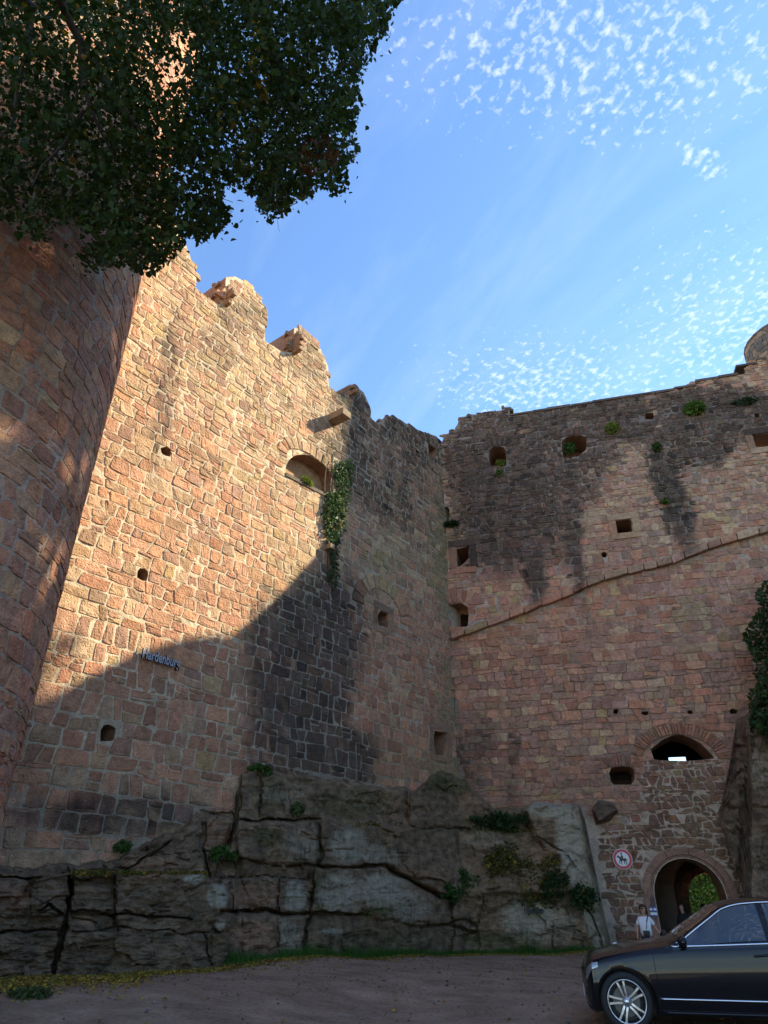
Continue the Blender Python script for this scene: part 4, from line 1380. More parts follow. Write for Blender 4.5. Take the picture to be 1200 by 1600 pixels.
def col_rock2(U, V, g):
    c = np.ones(U.shape + (3,)) * np.array((0.20, 0.145, 0.10)) * (0.7 + 0.6 * fbm(U / 30, V / 30, 191))[..., None]
    ta = blobs(U, V, [(1155, 1190, 16, 50, 0, .9)])
    pa = blobs(U, V, [(1185, 1180, 20, 60, 0, .7), (1180, 1360, 30, 60, 0, .3)])
    c = c + (np.array((0.20, 0.135, 0.10)) - c) * np.clip(ta, 0, 1)[..., None]
    PALE_W[:] = [np.clip(pa * .8, 0, 1)]
    return c


o2, _, _ = rock_sheet('rock_face', 1127, 1330, 3.0, 110, top2, foot2, B2, C2, col_rock2, 500, base=0.2, flare=0.3)
tag(o2, 'dark rock face beside the gate at the right edge, under hanging greenery', kind='structure')
# knob of rock sticking out of the wall over the buttress
mbk = MB()
kp = [(923, 1262, .1), (935, 1248, .25), (958, 1252, .35), (968, 1268, .3), (955, 1284, .15), (930, 1290, .1)]
tip = [WR.P(*WR.hit(u, v, d + .45), d + .45) for u, v, d in [(930, 1268, .1), (940, 1256, .2), (955, 1258, .25), (962, 1266, .2), (950, 1276, .05), (936, 1282, .05)]]
root = [WR.P(*WR.hit(u, v), -0.1) for u, v, d in kp]
mbk.add(root + tip, [(i, (i + 1) % 6, 6 + (i + 1) % 6, 6 + i) for i in range(6)] + [tuple(range(6, 12))], (0.20, 0.15, 0.12))
mbk.build('projecting_boulder', M['rock'], wall_r)

# ------------------------------------------------------------------ ground
FOOT = np.array([at(u, v, wall_depth(np.array(u), np.array(v)) - o_) for (u, v), o_ in zip([(-200, 1545), (0, 1530), (180, 1522), (330, 1512), (420, 1497), (600, 1494), (700, 1493), (830, 1490), (930, 1484)],
                                                                                     [1.8, 1.8, 1.8, 1.85, 1.2, 1.1, 1.4, 1.35, 1.4])])
GCTRL = np.concatenate((FOOT, FOOT + np.array((-3.0, 4.0, 0.0)), np.array([(0, 0, 0), (4, 0, 0), (-4, 4, 0.02), (3, 10, 0), (6, 10, 0), (1, 12, 0.0), (10, 12, -0.02), (7.7, 22.3, -0.30), (7.4, 20.8, -0.2), (8.5, 20, -0.2), (9.6, 24, -0.25), (11.5, 30, -0.25), (12, 36, -0.25), (16, 20, -0.2), (0, -20, 0), (30, 0, 0), (-30, 0, 0.4), (20, 60, 0), (-20, 60, 0.4), (60, 60, 0)])))


def ground_z(x, y):
    x = np.asarray(x, float); y = np.asarray(y, float)
    num, den = 0.0, 0.0
    for cx, cy, cz in GCTRL:
        w_ = 1.0 / (((x - cx) ** 2 + (y - cy) ** 2) + 0.15) ** 1.5
        num = num + w_ * cz; den = den + w_
    return num / den + 0.03 * (fbm(x * 0.9, y * 0.9, 71) - 0.5) + 0.012 * (fbm(x * 2.1, y * 2.4, 73) - 0.5)


gx = np.concatenate((-np.geomspace(500, 15, 24), np.arange(-14.6, 16, 0.16), np.geomspace(16.4, 500, 24)))
gy = np.concatenate((-np.geomspace(500, 3, 20), np.arange(-2, 30, 0.16), np.geomspace(30.5, 800, 24)))
GX, GY = np.meshgrid(gx, gy, indexing='ij')
GZ = ground_z(GX, GY)
idx = np.arange(GX.size).reshape(GX.shape)
gf = np.stack((idx[:-1, :-1], idx[1:, :-1], idx[1:, 1:], idx[:-1, 1:]), -1).reshape(-1, 4)


def ground_material():
    m, t = material('gravel_yard')
    pos = t.n('ShaderNodeNewGeometry').outputs['Position']
    band = t.n('ShaderNodeMapping', {'Vector': pos, 'Scale': (0.8, 0.9, 1.0)}).outputs[0]
    a = t.noise(band, 1.3, 9.0, 0.68)
    b_ = t.noise(pos, 14.0, 6.0, 0.7)
    f = t.noise(pos, 90.0, 4.0, 0.7)
    c = t.mix(t.ramp(a, 0.35, 0.68), (0.25, 0.165, 0.105), (0.52, 0.37, 0.25))
    c = t.mix(t.ramp(b_, 0.40, 0.62, 0.0, 0.75), c, t.mix(1.0, c, (0.6, 0.58, 0.58), 'MULTIPLY'))
    c = t.mix(t.ramp(f, 0.52, 0.72, 0.0, 0.7), c, (0.56, 0.42, 0.34))
    v = t.n('ShaderNodeTexVoronoi', {'Vector': pos, 'Scale': 38.0})
    c = t.mix(t.ramp(v.outputs[0], 0.10, 0.22, 0.45, 0.0), c, t.mix(1.0, v.outputs[1], (0.5, 0.38, 0.30), 'MULTIPLY'))
    h = t.math('ADD', t.math('ADD', t.math('MULTIPLY', f, 0.25), b_), t.math('MULTIPLY', t.ramp(v.outputs[0], 0.0, 0.25, 1.0, 0.0), 0.25))
    bp = t.n('ShaderNodeBump', {'Strength': 1.0, 'Distance': 0.06, 'Height': h}).outputs[0]
    finish(t, c, 0.95, bp, **{'Specular IOR Level': 0.15})
    return m


M['ground'] = ground_material()
tag(put('ground', mesh_data('ground', np.stack((GX, GY, GZ), -1).reshape(-1, 3), gf, None, True), M['ground']), 'trodden reddish grey gravel yard in front of the rock', kind='structure')

# ------------------------------------------------------------------ plants


def leaves_mesh(P, size, rng, cols, fold=0.25, droop=0.0, up=None, jitter=0.35, shape=4):
    """leaf blades at points P: folded along the midrib, random turn"""
    n = len(P)
    nrm = rng.normal(size=(n, 3))
    if up is not None:
        nrm = nrm * 0.55 + np.asarray(up)
    nrm /= np.linalg.norm(nrm, axis=1)[:, None]
    a = rng.normal(size=(n, 3)); a[:, 2] -= droop
    a -= (a * nrm).sum(1)[:, None] * nrm
    a /= np.linalg.norm(a, axis=1)[:, None] + 1e-9
    b = np.cross(nrm, a)
    sz = size * np.clip(rng.lognormal(0, jitter, n), 0.4, 2.0)[:, None]
    f = fold * sz * nrm
    if shape == 4:
        V = np.stack((P - a * sz * 0.5, P + b * sz * 0.42 - a * sz * 0.05 + f, P + a * sz * 0.62, P - b * sz * 0.42 - a * sz * 0.05 + f), 1).reshape(-1, 3)
        base = np.arange(n) * 4
        F_ = np.concatenate((np.stack((base, base + 1, base + 2), 1), np.stack((base, base + 2, base + 3), 1)))
        k = 4
    else:   # a broader, heart-like blade
        V = np.stack((P - a * sz * 0.45, P + b * sz * 0.38 - a * sz * 0.38 + f * .6, P + b * sz * 0.5 + f, P + a * sz * 0.72, P - b * sz * 0.5 + f, P - b * sz * 0.38 - a * sz * 0.38 + f * .6), 1).reshape(-1, 3)
        base = np.arange(n) * 6
        F_ = np.concatenate((np.stack((base, base + 1, base + 2, base + 3), 1), np.stack((base, base + 3, base + 4, base + 5), 1)))
        k = 6
    C = np.repeat(np.asarray(cols), k, 0)
    return V, F_, C


def build_leaves(name, P, size, rng, cols, mat=None, parent=None, **kw):
    V, F_, C = leaves_mesh(P, size, rng, cols, **kw)
    return put(name, mesh_data(name, V, F_, C), mat or M['leaf'], parent)


def greens(rng, n, base, spread=0.35, yellow=0.0):
    c = np.array(base)[None, :] * rng.uniform(1 - spread, 1 + spread, (n, 1)) * rng.uniform(0.88, 1.12, (n, 3))
    m = rng.random(n) < yellow
    c[m] = np.array((0.30, 0.22, 0.035)) * rng.uniform(0.6, 1.2, (m.sum(), 1))
    return c


pr = np.random.default_rng(77)
PSTEM = plain('plant_stem', (0.07, 0.06, 0.03), 0.8)


def wall_plant(name, label, cat, wall, u, v, w_, h_, n, size, colour, out=0.3, hang=0.0, yellow=0.0, group=None):
    """a tuft rooted in a joint: a few stems and leaves spreading out from the wall"""
    s, z = wall.hit(u, v)
    base = wall.P(s, z, 0.02)
    sc = np.linalg.norm(wall.P(*wall.hit(u + 10, v)) - wall.P(s, z)) / 10
    root = thing(name, label, cat, tuple(base), group or 'small plants growing on the castle walls')
    ang = pr.uniform(0, 2 * math.pi, n)
    rr = np.sqrt(pr.random(n))
    ds = np.cos(ang) * rr * w_ * sc / 2; dz = np.sin(ang) * rr * h_ * sc / 2 - hang * rr * h_ * sc * .3
    dd = 0.04 + out * np.sqrt(np.clip(1 - rr ** 2, 0, 1)) * pr.uniform(0.2, 1, n)
    P = wall.P(s + ds, z + dz, dd)
    build_leaves('leaves', P, size, pr, greens(pr, n, colour, yellow=yellow), parent=root)
    mb = MB()
    for k in range(5):
        q = P[pr.integers(n)]
        mb.tube([base, base * 0.5 + q * 0.5 + np.array((0, 0, 0.03)), q], 0.008, 4)
    mb.build('stem', PSTEM, root)
    return root


G1, G2, G3, GY_ = (0.05, 0.105, 0.022), (0.09, 0.17, 0.03), (0.026, 0.055, 0.018), (0.16, 0.20, 0.035)
wall_plant('wall_fern', 'bright green bush growing high on the right wall under its coping', 'plant', WR, 1084, 641, 36, 24, 420, 0.11, G2, 0.5)
wall_plant('wall_fern', 'small yellow green tuft on the right wall beside the ruined window', 'plant', WR, 956, 671, 22, 22, 200, 0.09, GY_, 0.3)
wall_plant('wall_fern', 'dark green plant filling the left side of the broken window opening', 'plant', WR, 889, 702, 20, 22, 240, 0.09, G1, 0.2)
wall_plant('wall_fern', 'pale yellow green plant sitting in the small arched window on the right wall', 'plant', WR, 782, 724, 15, 12, 150, 0.08, GY_, 0.1)
wall_plant('wall_fern', 'thin low creeper near the turret on the right wall', 'plant', WR, 1163, 628, 42, 14, 150, 0.09, G3, 0.2, 0.5)
wall_plant('wall_fern', 'little green tuft below the small arched window', 'plant', WR, 781, 741, 14, 14, 70, 0.07, G2, 0.12)
wall_plant('wall_fern', 'mossy tuft at the top of the black streak on the right wall', 'plant', WR, 1026, 700, 16, 20, 130, 0.08, G1, 0.15)
wall_plant('wall_fern', 'bright sprig halfway down the black streak on the right wall', 'plant', WR, 1038, 785, 12, 12, 90, 0.07, G2, 0.15)
wall_plant('wall_fern', 'grass growing on the ledge in the corner between the walls', 'plant', WR, 706, 820, 26, 9, 160, 0.10, G3, 0.25)
wall_plant('wall_fern', 'sunlit green sprig on the sill of the arched opening in the left wall', 'plant', WL, 478, 753, 16, 9, 90, 0.09, GY_, 0.1)
wall_plant('wall_fern', 'green weeds where the left wall meets the rock', 'plant', WL, 402, 1207, 34, 16, 260, 0.09, G1, 0.35, yellow=0.05)
wall_plant('wall_fern', 'dark green plant in the joint above the rock ledge at the left', 'plant', WL, 185, 1323, 20, 14, 140, 0.07, G1, 0.4)


def rock_plant(label, u, v, off, w_, h_, n, size, colour, out, yellow=0.0, name='bush', cat='bush', slope=0.0):
    Y = float(wall_depth(np.array(u), np.array(v))) - off
    base = at(u, v + h_ * .35, Y)
    sc = np.linalg.norm(at(u + 10, v, Y) - at(u, v, Y)) / 10
    root = thing(name, label, cat, tuple(base), 'bushes and weeds on the rock')
    nl_ = 9
    cu_ = pr.uniform(-.42, .42, nl_); cvv = pr.uniform(-.40, .40, nl_) * (1 - np.abs(cu_)) + slope * cu_
    wgt = pr.uniform(.4, 1.4, nl_); which = pr.choice(nl_, n, p=wgt / wgt.sum())
    d = pr.normal(size=(n, 3)); d /= np.linalg.norm(d, axis=1)[:, None]
    r = pr.random(n) ** 0.6
    Yl = np.array([float(wall_depth(np.array(u + a * w_), np.array(v + b * h_))) - off for a, b in zip(cu_, cvv)])
    cen = np.array([at(u + a * w_, v + b * h_, y_) for a, b, y_ in zip(cu_, cvv, Yl)])
    P = cen[which] + d * r[:, None] * np.array((w_ * sc * .20, out * .55, h_ * sc * .20)) * (0.6 + 0.5 * wgt[which])[:, None]
    P[:, 2] -= pr.random(n) ** 3 * h_ * sc * .25
    build_leaves('leaves', P, size, pr, greens(pr, n, colour, yellow=yellow), parent=root)
    mb = MB()
    for k in range(7):
        q = P[pr.integers(n)]
        mb.tube([base, base * 0.5 + q * 0.5, q], 0.012, 4)
    mb.build('stem', PSTEM, root)


rock_plant('dark green bush in the cleft of the rock below the corner of the walls', 785, 1282, 1.0, 84, 30, 1300, 0.085, G3, 0.4)
rock_plant('bright green fern clump on the rock left of the yellowing shrub', 712, 1378, 1.35, 74, 44, 1700, 0.075, (0.045, 0.10, 0.025), 0.4, slope=.35)
rock_plant('yellowing autumn shrub covering the rock slope above the pale lettered face', 825, 1358, 1.30, 124, 86, 4600, 0.075, (0.075, 0.08, 0.025), 0.35, 0.26, slope=.3)
rock_plant('dark leafy shrub hanging over the foot of the pale buttress', 884, 1396, 1.45, 88, 66, 2300, 0.08, G3, 0.4, 0.03, slope=.35)
rock_plant('green tuft in the red hollow of the rock', 347, 1333, 0.75, 40, 24, 520, 0.08, G1, 0.3)
rock_plant('ferny weed on the rock under the dark streak of the wall', 465, 1263, 0.5, 20, 26, 260, 0.07, (0.09, 0.12, 0.04), 0.2)
rock_plant('small weed in the fissure of the lichen covered rock', 500, 1366, 0.9, 16, 18, 160, 0.07, G1, 0.15)


def fern(label, u, v, off, size, nf):
    Y = float(wall_depth(np.array(u), np.array(v))) - off
    base = at(u, v, Y)
    root = thing('fern', label, 'fern', tuple(base))
    for k in range(nf):
        a = rad(-180 + 180 * k / (nf - 1)) + pr.normal(0, 0.15) if nf > 1 else 0
        L = size * pr.uniform(0.7, 1.1)
        dirh = np.array((math.cos(a), -0.6 + 0.5 * math.sin(a), 0))
        mb = MB()
        prev = None
        spine = [base + dirh * L * t + np.array((0, 0, L * (0.75 * t - 1.15 * t * t))) for t in np.linspace(0, 1, 9)]
        for i in range(8):
            p, q = spine[i], spine[i + 1]
            t = i / 8
            wdt = L * 0.20 * (1 - t) * (0.5 + min(t * 4, 0.5))
            sd = np.cross(q - p, (0, 0, 1.0)); sd /= np.linalg.norm(sd) + 1e-9
            for sg in (-1, 1):
                tipp = p + sd * sg * wdt + (q - p) * 0.8
                mb.add([p, p + (q - p) * 0.62, tipp], [(0, 1, 2)], tuple(np.array((0.10, 0.15, 0.035)) * pr.uniform(.7, 1.2)))
        mb.build('frond', M['leaf'], root)


fern('light green fern arching out of the rock above the grass strip', 592, 1424, 1.3, 0.65, 9)

# ivy hanging down the left wall
IVY = WL.poly([(516, 728), (545, 722), (545, 750), (542, 775), (536, 800), (530, 835), (522, 872), (526, 895), (518, 924), (510, 905), (513, 872), (506, 850), (503, 800), (508, 772), (524, 768)])
ivy = thing('ivy', 'dark green ivy hanging down the left wall beside the arched opening', 'ivy', tuple(WL.P(*IVY.mean(0))))
lo, hi = IVY.min(0), IVY.max(0)
cand = pr.uniform(lo - .25, hi + .25, (6500, 2))
ins = inside(IVY, cand[:, 0], cand[:, 1])
_, _, dd = nearest(IVY, cand[:, 0], cand[:, 1])
dens = np.where(ins, 0.5 + dd * 3, 0.5 - dd * 4) * (2.2 * fbm(cand[:, 0] * 3.2, cand[:, 1] * 0.9, 61) - .35)
cand = cand[pr.random(len(cand)) < dens]
P = WL.P(cand[:, 0], cand[:, 1], pr.uniform(0.05, 0.22, len(cand)))
build_leaves('leaves', P, 0.085, pr, greens(pr, len(cand), (0.05, 0.088, 0.035), yellow=0.01), parent=ivy, up=NL, droop=0.5)
mb = MB()
for k in range(7):
    a = cand[pr.integers(len(cand))]
    mb.tube([WL.P(a[0], hi[1] - .1, .03), WL.P(a[0] + .1, (hi[1] + a[1]) / 2, .04), WL.P(a[0], a[1], .03)], 0.014, 4)
mb.build('vine', PSTEM, ivy)

# hanging shrub at the right edge
sh = thing('hanging_shrub', 'dark leafy shrub hanging over the rock at the right edge', 'shrub', tuple(at(1240, 1120, 21.5)))
n = 7000
cu = pr.uniform(1160, 1330, n); cv = pr.uniform(895, 1150, n)
lim = np.interp(cv, [895, 925, 950, 985, 1000, 1060, 1090, 1130, 1150], [1215, 1180, 1186, 1166, 1162, 1180, 1172, 1166, 1200]) + 14 * (fbm(cv / 16, cv / 40, 5) - 0.5) * 2
kp = cu > lim
cu, cv = cu[kp], cv[kp]
Yd = 22.4 - 0.9 * np.clip((cu - 1165) / 60, 0, 1) - pr.uniform(0, 1.2, len(cu))
x, y = (cu - CU) / F, (cv - CV) / F
P = np.stack((x / (CP + y * SP) * Yd, Yd, EYE[2] + (SP - y * CP) / (CP + y * SP) * Yd), -1)
build_leaves('leaves', P, 0.13, pr, greens(pr, len(P), (0.033, 0.066, 0.020)), parent=sh, droop=0.6)
mb = MB()
for k in range(14):
    q = P[pr.integers(len(P))]
    b0 = at(1215 + 8 * k, 1100 - 10 * (k % 5), 22.6)
    mb.tube([b0, (b0 + q) / 2 + np.array((0, -.2, .2)), q], [0.03, 0.02, 0.008], 5)
mb.build('branch', PSTEM, sh)

# grass along the foot of the rock, fallen leaves, pebbles
FU = np.array([(-200, 1545), (0, 1530), (180, 1522), (330, 1512), (352, 1502), (420, 1497), (600, 1494), (700, 1493), (830, 1490), (930, 1484), (958, 1482)], float)


def foot_point(u):
    v = np.interp(u, FU[:, 0], FU[:, 1])
    k = np.clip((u + 200) / 2.4, 0, len(rock_us) - 1).astype(int)
    p = rock_P[k, -10]
    return p[:, 0], p[:, 1]


n = 11000
u = pr.uniform(355, 950, n)
fx, fy = foot_point(u)
dist = np.abs(pr.normal(0, 0.30, n)) * (0.5 + 1.2 * fbm(u / 30, u * 0, 9))
bx_, by_ = fx + dist * 0.3, fy - 0.05 - dist
bz_ = ground_z(bx_, by_)
hgt = pr.uniform(0.06, 0.24, n) * np.clip(1.3 - dist * 1.2, 0.3, 1) * (0.4 + 1.5 * fbm(u / 16, u * 0, 19) ** 1.5)
ta = pr.uniform(0, 6.28, n)
lx, ly = np.cos(ta), np.sin(ta)
bend = pr.normal(0, 0.5, (n, 2)) * hgt[:, None]
V = np.stack((np.stack((bx_ - lx * .008, by_ - ly * .008, bz_ - .01), 1), np.stack((bx_ + lx * .008, by_ + ly * .008, bz_ - .01), 1), np.stack((bx_ + bend[:, 0], by_ + bend[:, 1], bz_ + hgt), 1)), 1).reshape(-1, 3)
tag(put('grass', mesh_data('grass', V, np.arange(n * 3).reshape(-1, 3), np.repeat(greens(pr, n, (0.055, 0.14, 0.022), 0.4), 3, 0)), M['leaf']), 'strip of short green grass along the foot of the rock', kind='stuff')


def litter(u0, u1, n, spread, off0=0.0):
    u = pr.uniform(u0, u1, n)
    fx, fy = foot_point(u)
    d = off0 + np.abs(pr.normal(0, spread, n))
    x, y = fx + d * 0.3 + pr.normal(0, .1, n), fy - 0.1 - d
    return np.stack((x, y, ground_z(x, y) + 0.012), 1)


P = np.concatenate((litter(-40, 230, 5200, 1.0), litter(200, 400, 2400, 0.35, .1), litter(340, 950, 4200, 0.28, 0.35), litter(380, 620, 500, 0.7, 0.4), np.stack((pr.uniform(-9, 10, 700), pr.uniform(9, 20, 700), np.zeros(700)), 1)))
P[-700:, 2] = ground_z(P[-700:, 0], P[-700:, 1]) + 0.012
cl_ = np.array([(0.48, 0.33, 0.05), (0.32, 0.19, 0.05), (0.20, 0.20, 0.04), (0.15, 0.09, 0.04)])[pr.choice(4, len(P), p=[.35, .3, .2, .15])] * pr.uniform(.5, 1.15, (len(P), 1))
tag(build_leaves('fallen_leaves', P, 0.042, pr, cl_, up=(0, 0, 1.6), fold=0.3), 'yellow and brown fallen leaves strewn along the rock and yard', kind='stuff')
# leaves and moss on the ledges
P = []
for (ua, ub, v_, o0, o1, n_) in ((110, 325, 1366, 0.7, 1.7, 1500), (540, 735, 1288, 0.3, 0.8, 420), (700, 830, 1396, 0.9, 1.3, 200), (760, 850, 1300, .6, 1.2, 300)):
    uu = pr.uniform(ua, ub, n_)
    for q in uu:
        oo = pr.uniform(o0, o1)
        P.append(at(q, v_ + pr.normal(0, 2.2) - (abs(q - 220) * 0.0), float(wall_depth(np.array(q), np.array(v_))) - oo))
P = np.array(P)
cl_ = np.array([(0.30, 0.20, 0.035), (0.16, 0.15, 0.035), (0.07, 0.12, 0.025), (0.10, 0.065, 0.03)])[pr.choice(4, len(P), p=[.35, .3, .25, .1])] * pr.uniform(.5, 1.15, (len(P), 1))
tag(build_leaves('ledge_leaves', P, 0.06, pr, cl_, up=(0, 0, 1.2), fold=0.3), 'fallen leaves and moss on the rock ledges', kind='stuff')
rock_plant('low green weed on the gravel in the left foreground', 44, 1553, 0.0, 26, 8, 10, 0.05, G1, 0.1, name='weed', cat='weed') if False else None
wd = thing('weed', 'low green weed on the gravel at the left near the rock', 'weed', tuple(at(44, 1556, 12.5)))
wz = at(44, 1556, 10.2)
a_ = pr.uniform(0, 6.28, 260); r_ = pr.random(260) ** .6 * 0.22
P = np.stack((wz[0] + np.cos(a_) * r_ * 1.3, wz[1] + np.sin(a_) * r_, ground_z(wz[0] + np.cos(a_) * r_ * 1.3, wz[1] + np.sin(a_) * r_) + pr.uniform(.01, .08, 260)), 1)
build_leaves('leaves', P, 0.05, pr, greens(pr, 260, (0.06, 0.085, 0.03)), parent=wd)
n = 9000
x = pr.uniform(-10, 11, n); y = 9 + pr.random(n) ** 0.9 * 13
kp = fbm(x * .5, y * .9, 55) + pr.normal(0, .12, n) > 0.44
x, y = x[kp], y[kp]; n = len(x)
z = ground_z(x, y)
rr = np.clip(pr.lognormal(-4.6, 0.5, n), 0.004, 0.035)
oct_ = np.array([(1, 0, 0), (0, 1, 0), (-1, 0, 0), (0, -1, 0), (0, 0, .7), (0, 0, -.7)])
V = (np.stack((x, y, z + rr * 0.3), 1)[:, None, :] + oct_[None] * (rr[:, None] * pr.uniform(.7, 1.4, (n, 6)))[..., None]).reshape(-1, 3)
tri = np.array([(0, 1, 4), (1, 2, 4), (2, 3, 4), (3, 0, 4), (1, 0, 5), (2, 1, 5), (3, 2, 5), (0, 3, 5)])
Fp = (np.arange(n)[:, None, None] * 6 + tri[None]).reshape(-1, 3)
tag(put('gravel', mesh_data('gravel', V, Fp, np.repeat(np.array((0.26, 0.21, 0.19)) * pr.uniform(.4, 1.5, (n, 1)), 6, 0)), M['mortar']), 'loose pebbles on the gravel yard', kind='stuff')

mb = MB()
mb.add([(-500, -500, 0.06), (500, -500, 0.06), (500, -9, 0.06), (-500, -9, 0.06)], [(0, 1, 2, 3)])  # dark sheet out of view, added to darken what the car reflects
tag(mb.build('meadow', plain('meadow_grass', (0.05, 0.065, 0.022), 0.95)), 'grass behind the yard', kind='structure')

# ------------------------------------------------------------------ the tree overhead
LIME = [(0, -60), (660, -60), (632, 2), (612, 18), (606, 50), (590, 66), (575, 105), (560, 130), (566, 165), (556, 195), (562, 240), (545, 262), (540, 300), (522, 306), (500, 292), (484, 312), (462, 310), (440, 340), (420, 345), (400, 330), (398, 312), (380, 296), (352, 292),
        (345, 315), (364, 325), (360, 345), (345, 362), (320, 385), (296, 372), (280, 395), (262, 415), (235, 430), (215, 428), (180, 412), (156, 428), (130, 425), (122, 398), (150, 372), (110, 350), (88, 350), (70, 380), (40, 372), (0, 345), (-120, 330), (-300, 240), (-300, -60)]
tr = np.random.default_rng(5)
lp = np.array(LIME, float)
lime = thing('linden_tree', 'dark leafy linden crown overhanging the top left of the view', 'tree', (-6.5, 2.0, 0.0))
# limbs first: trunk left of the camera, boughs reaching out over the yard
mb = MB()
mb.tube([(-6.5, 2.0, -0.2), (-6.4, 2.05, 2.0), (-6.2, 2.3, 5.0), (-5.9, 2.6, 8.5), (-5.5, 2.9, 12.0)], [0.42, 0.34, 0.30, 0.25, 0.16], 12)
mb.build('trunk', M['bark'], lime, True)


def Pv(u, v, Y):
    return at(u, v, Y)


BOUGHS = [([(-6.2, 2.3, 5.0), Pv(-60, -140, 3.5), Pv(90, -10, 4.6), Pv(112, 40, 5.0), Pv(160, 120, 5.5), Pv(210, 190, 5.9), Pv(245, 260, 6.2), Pv(275, 330, 6.4)], [.16, .12, .075, .06, .048, .036, .022, .01]),
          ([(-6.2, 2.3, 5.0), Pv(-80, -80, 3.6), Pv(52, 10, 4.8), Pv(45, 70, 5.0), Pv(28, 130, 5.2), Pv(20, 190, 5.4), Pv(0, 215, 5.4)], [.12, .09, .05, .04, .03, .02, .01]),
          ([Pv(125, 60, 5.1), Pv(128, 130, 5.4), Pv(150, 190, 5.7), Pv(175, 240, 6.0), Pv(200, 268, 6.2)], [.045, .035, .025, .016, .008]),
          ([Pv(130, 175, 5.6), Pv(100, 225, 5.7), Pv(65, 260, 5.6), Pv(50, 290, 5.6)], [.03, .022, .014, .006]),
          ([(-6.0, 2.5, 7.0), Pv(120, -260, 3.6), Pv(260, -120, 4.6), Pv(360, -20, 5.4), Pv(430, 80, 6.0), Pv(480, 170, 6.4), Pv(510, 240, 6.6)], [.15, .12, .09, .06, .045, .03, .012]),
          ([Pv(300, -70, 5.0), Pv(330, 60, 5.8), Pv(345, 150, 6.2), Pv(350, 230, 6.5)], [.05, .035, .022, .01]),
          ([Pv(380, -10, 5.5), Pv(480, 20, 6.0), Pv(560, 30, 6.4), Pv(610, 22, 6.6)], [.045, .032, .02, .008]),
          ([(-6.2, 2.3, 5.0), Pv(-260, 40, 3.4), Pv(-140, 160, 4.4), Pv(-60, 250, 5.0), Pv(10, 300, 5.4)], [.13, .1, .06, .035, .012])]
for pts, rr in BOUGHS:
    mb = MB()
    mb.tube(pts, rr, 7)
    mb.build('bough', M['bark'], lime, True)
# leaf sprays: twigs scattered through the crown, each with a handful of leaves
nt = 7200
U = tr.uniform(-300, 660, nt); V_ = tr.uniform(-60, 440, nt)
ins = inside(lp, U, V_)
_, _, dd = nearest(lp, U, V_)
thin = np.interp(U, [-300, 0, 120, 250, 400, 660], [0.58, 0.58, 0.66, 0.88, 1.0, 0.9]) * np.interp(V_, [0, 150, 420], [1.0, 0.95, 0.9])
hole = fbm(U / 55, V_ / 55, 12)
keep = ins & (dd > 3) & (tr.random(nt) < thin * np.clip((hole - 0.22) * 4.5, 0.10, 1))
U, V_ = U[keep], V_[keep]
nt = len(U)
Yd = np.interp(V_, [-60, 440], [4.6, 6.9]) + tr.uniform(-0.7, 2.2, nt)
x, y = (U - CU) / F, (V_ - CV) / F
C0 = np.stack((x / (CP + y * SP) * Yd, Yd, EYE[2] + (SP - y * CP) / (CP + y * SP) * Yd), -1)
per = 18
P = np.repeat(C0, per, 0) + tr.normal(0, 1, (nt * per, 3)) * np.array((0.12, 0.13, 0.085))
uvp = project(P)
ok = inside(lp, uvp[:, 0] , uvp[:, 1]) | (tr.random(len(P)) < 0.10)
P = P[ok]
cg = greens(tr, len(P), (0.026, 0.048, 0.010), 0.4)
yk = np.clip((fbm(P[:, 0] * 2.2, P[:, 2] * 2.2 + P[:, 1], 44) - 0.70) * 9, 0, 1) > tr.random(len(P))
cg[yk] = np.array((0.20, 0.15, 0.02)) * tr.uniform(.6, 1.1, (yk.sum(), 1))
bk = (np.hypot(uvp[ok][:, 0] - 500, uvp[ok][:, 1] - 245) < 34) & (tr.random(len(P)) < 0.5)
cg[bk] = np.array((0.10, 0.045, 0.02)) * tr.uniform(.6, 1.2, (bk.sum(), 1))
cr = build_leaves('crown', P, 0.060, tr, cg, parent=lime, shape=6, droop=0.5, fold=0.12, jitter=0.34)
mb = MB()
for k in range(0, nt, 9):
    c = C0[k]
    mb.tube([c + tr.normal(0, .12, 3), c, c + tr.normal(0, .14, 3)], [.006, .004, .002], 3, cap=False)
tag(mb.build('twigs', M['bark'], lime), kind='stuff')


def big_tree(name, label, x, y, z0, h, r, n, leaf, colour, seed, group=None, crown0=0.35, per=30):
    g = np.random.default_rng(seed)
    t = thing(name, label, 'tree', (x, y, z0), group)
    mb = MB()
    mb.tube([(x, y, z0 - .3), (x + .1, y, z0 + h * .3), (x, y + .15, z0 + h * .6), (x, y, z0 + h * .9)], [r * .07, r * .055, r * .035, .03], 9)
    mb.build('trunk', M['bark'], t, True)
    cl = []
    for k in range(n):
        q = g.random()
        zz = z0 + h * (crown0 + (1 - crown0) * q)
        rr = r * math.sin(math.pi * min(0.97, 0.12 + 0.88 * q)) ** 0.6 * math.sqrt(g.uniform(0.15, 1))
        a = g.uniform(0, 6.28)
        cl.append((x + rr * math.cos(a), y + rr * math.sin(a), zz))
    cl = np.array(cl)
    mb = MB()
    for k in range(12):
        c = cl[g.integers(n)]
        z1 = max(z0 + h * .25, c[2] - 0.3 * h * g.random())
        mb.tube([(x, y, z1), ((x + c[0]) / 2, (y + c[1]) / 2, (z1 + c[2]) / 2 + .2), c], [.11, .07, .02], 5)
    mb.build('limb', M['bark'], t, True)
    P = np.repeat(cl, per, 0) + g.normal(0, r * 0.10, (n * per, 3))
    build_leaves('crown', P, leaf, g, greens(g, len(P), colour, 0.35), parent=t, fold=0.2)
    return t


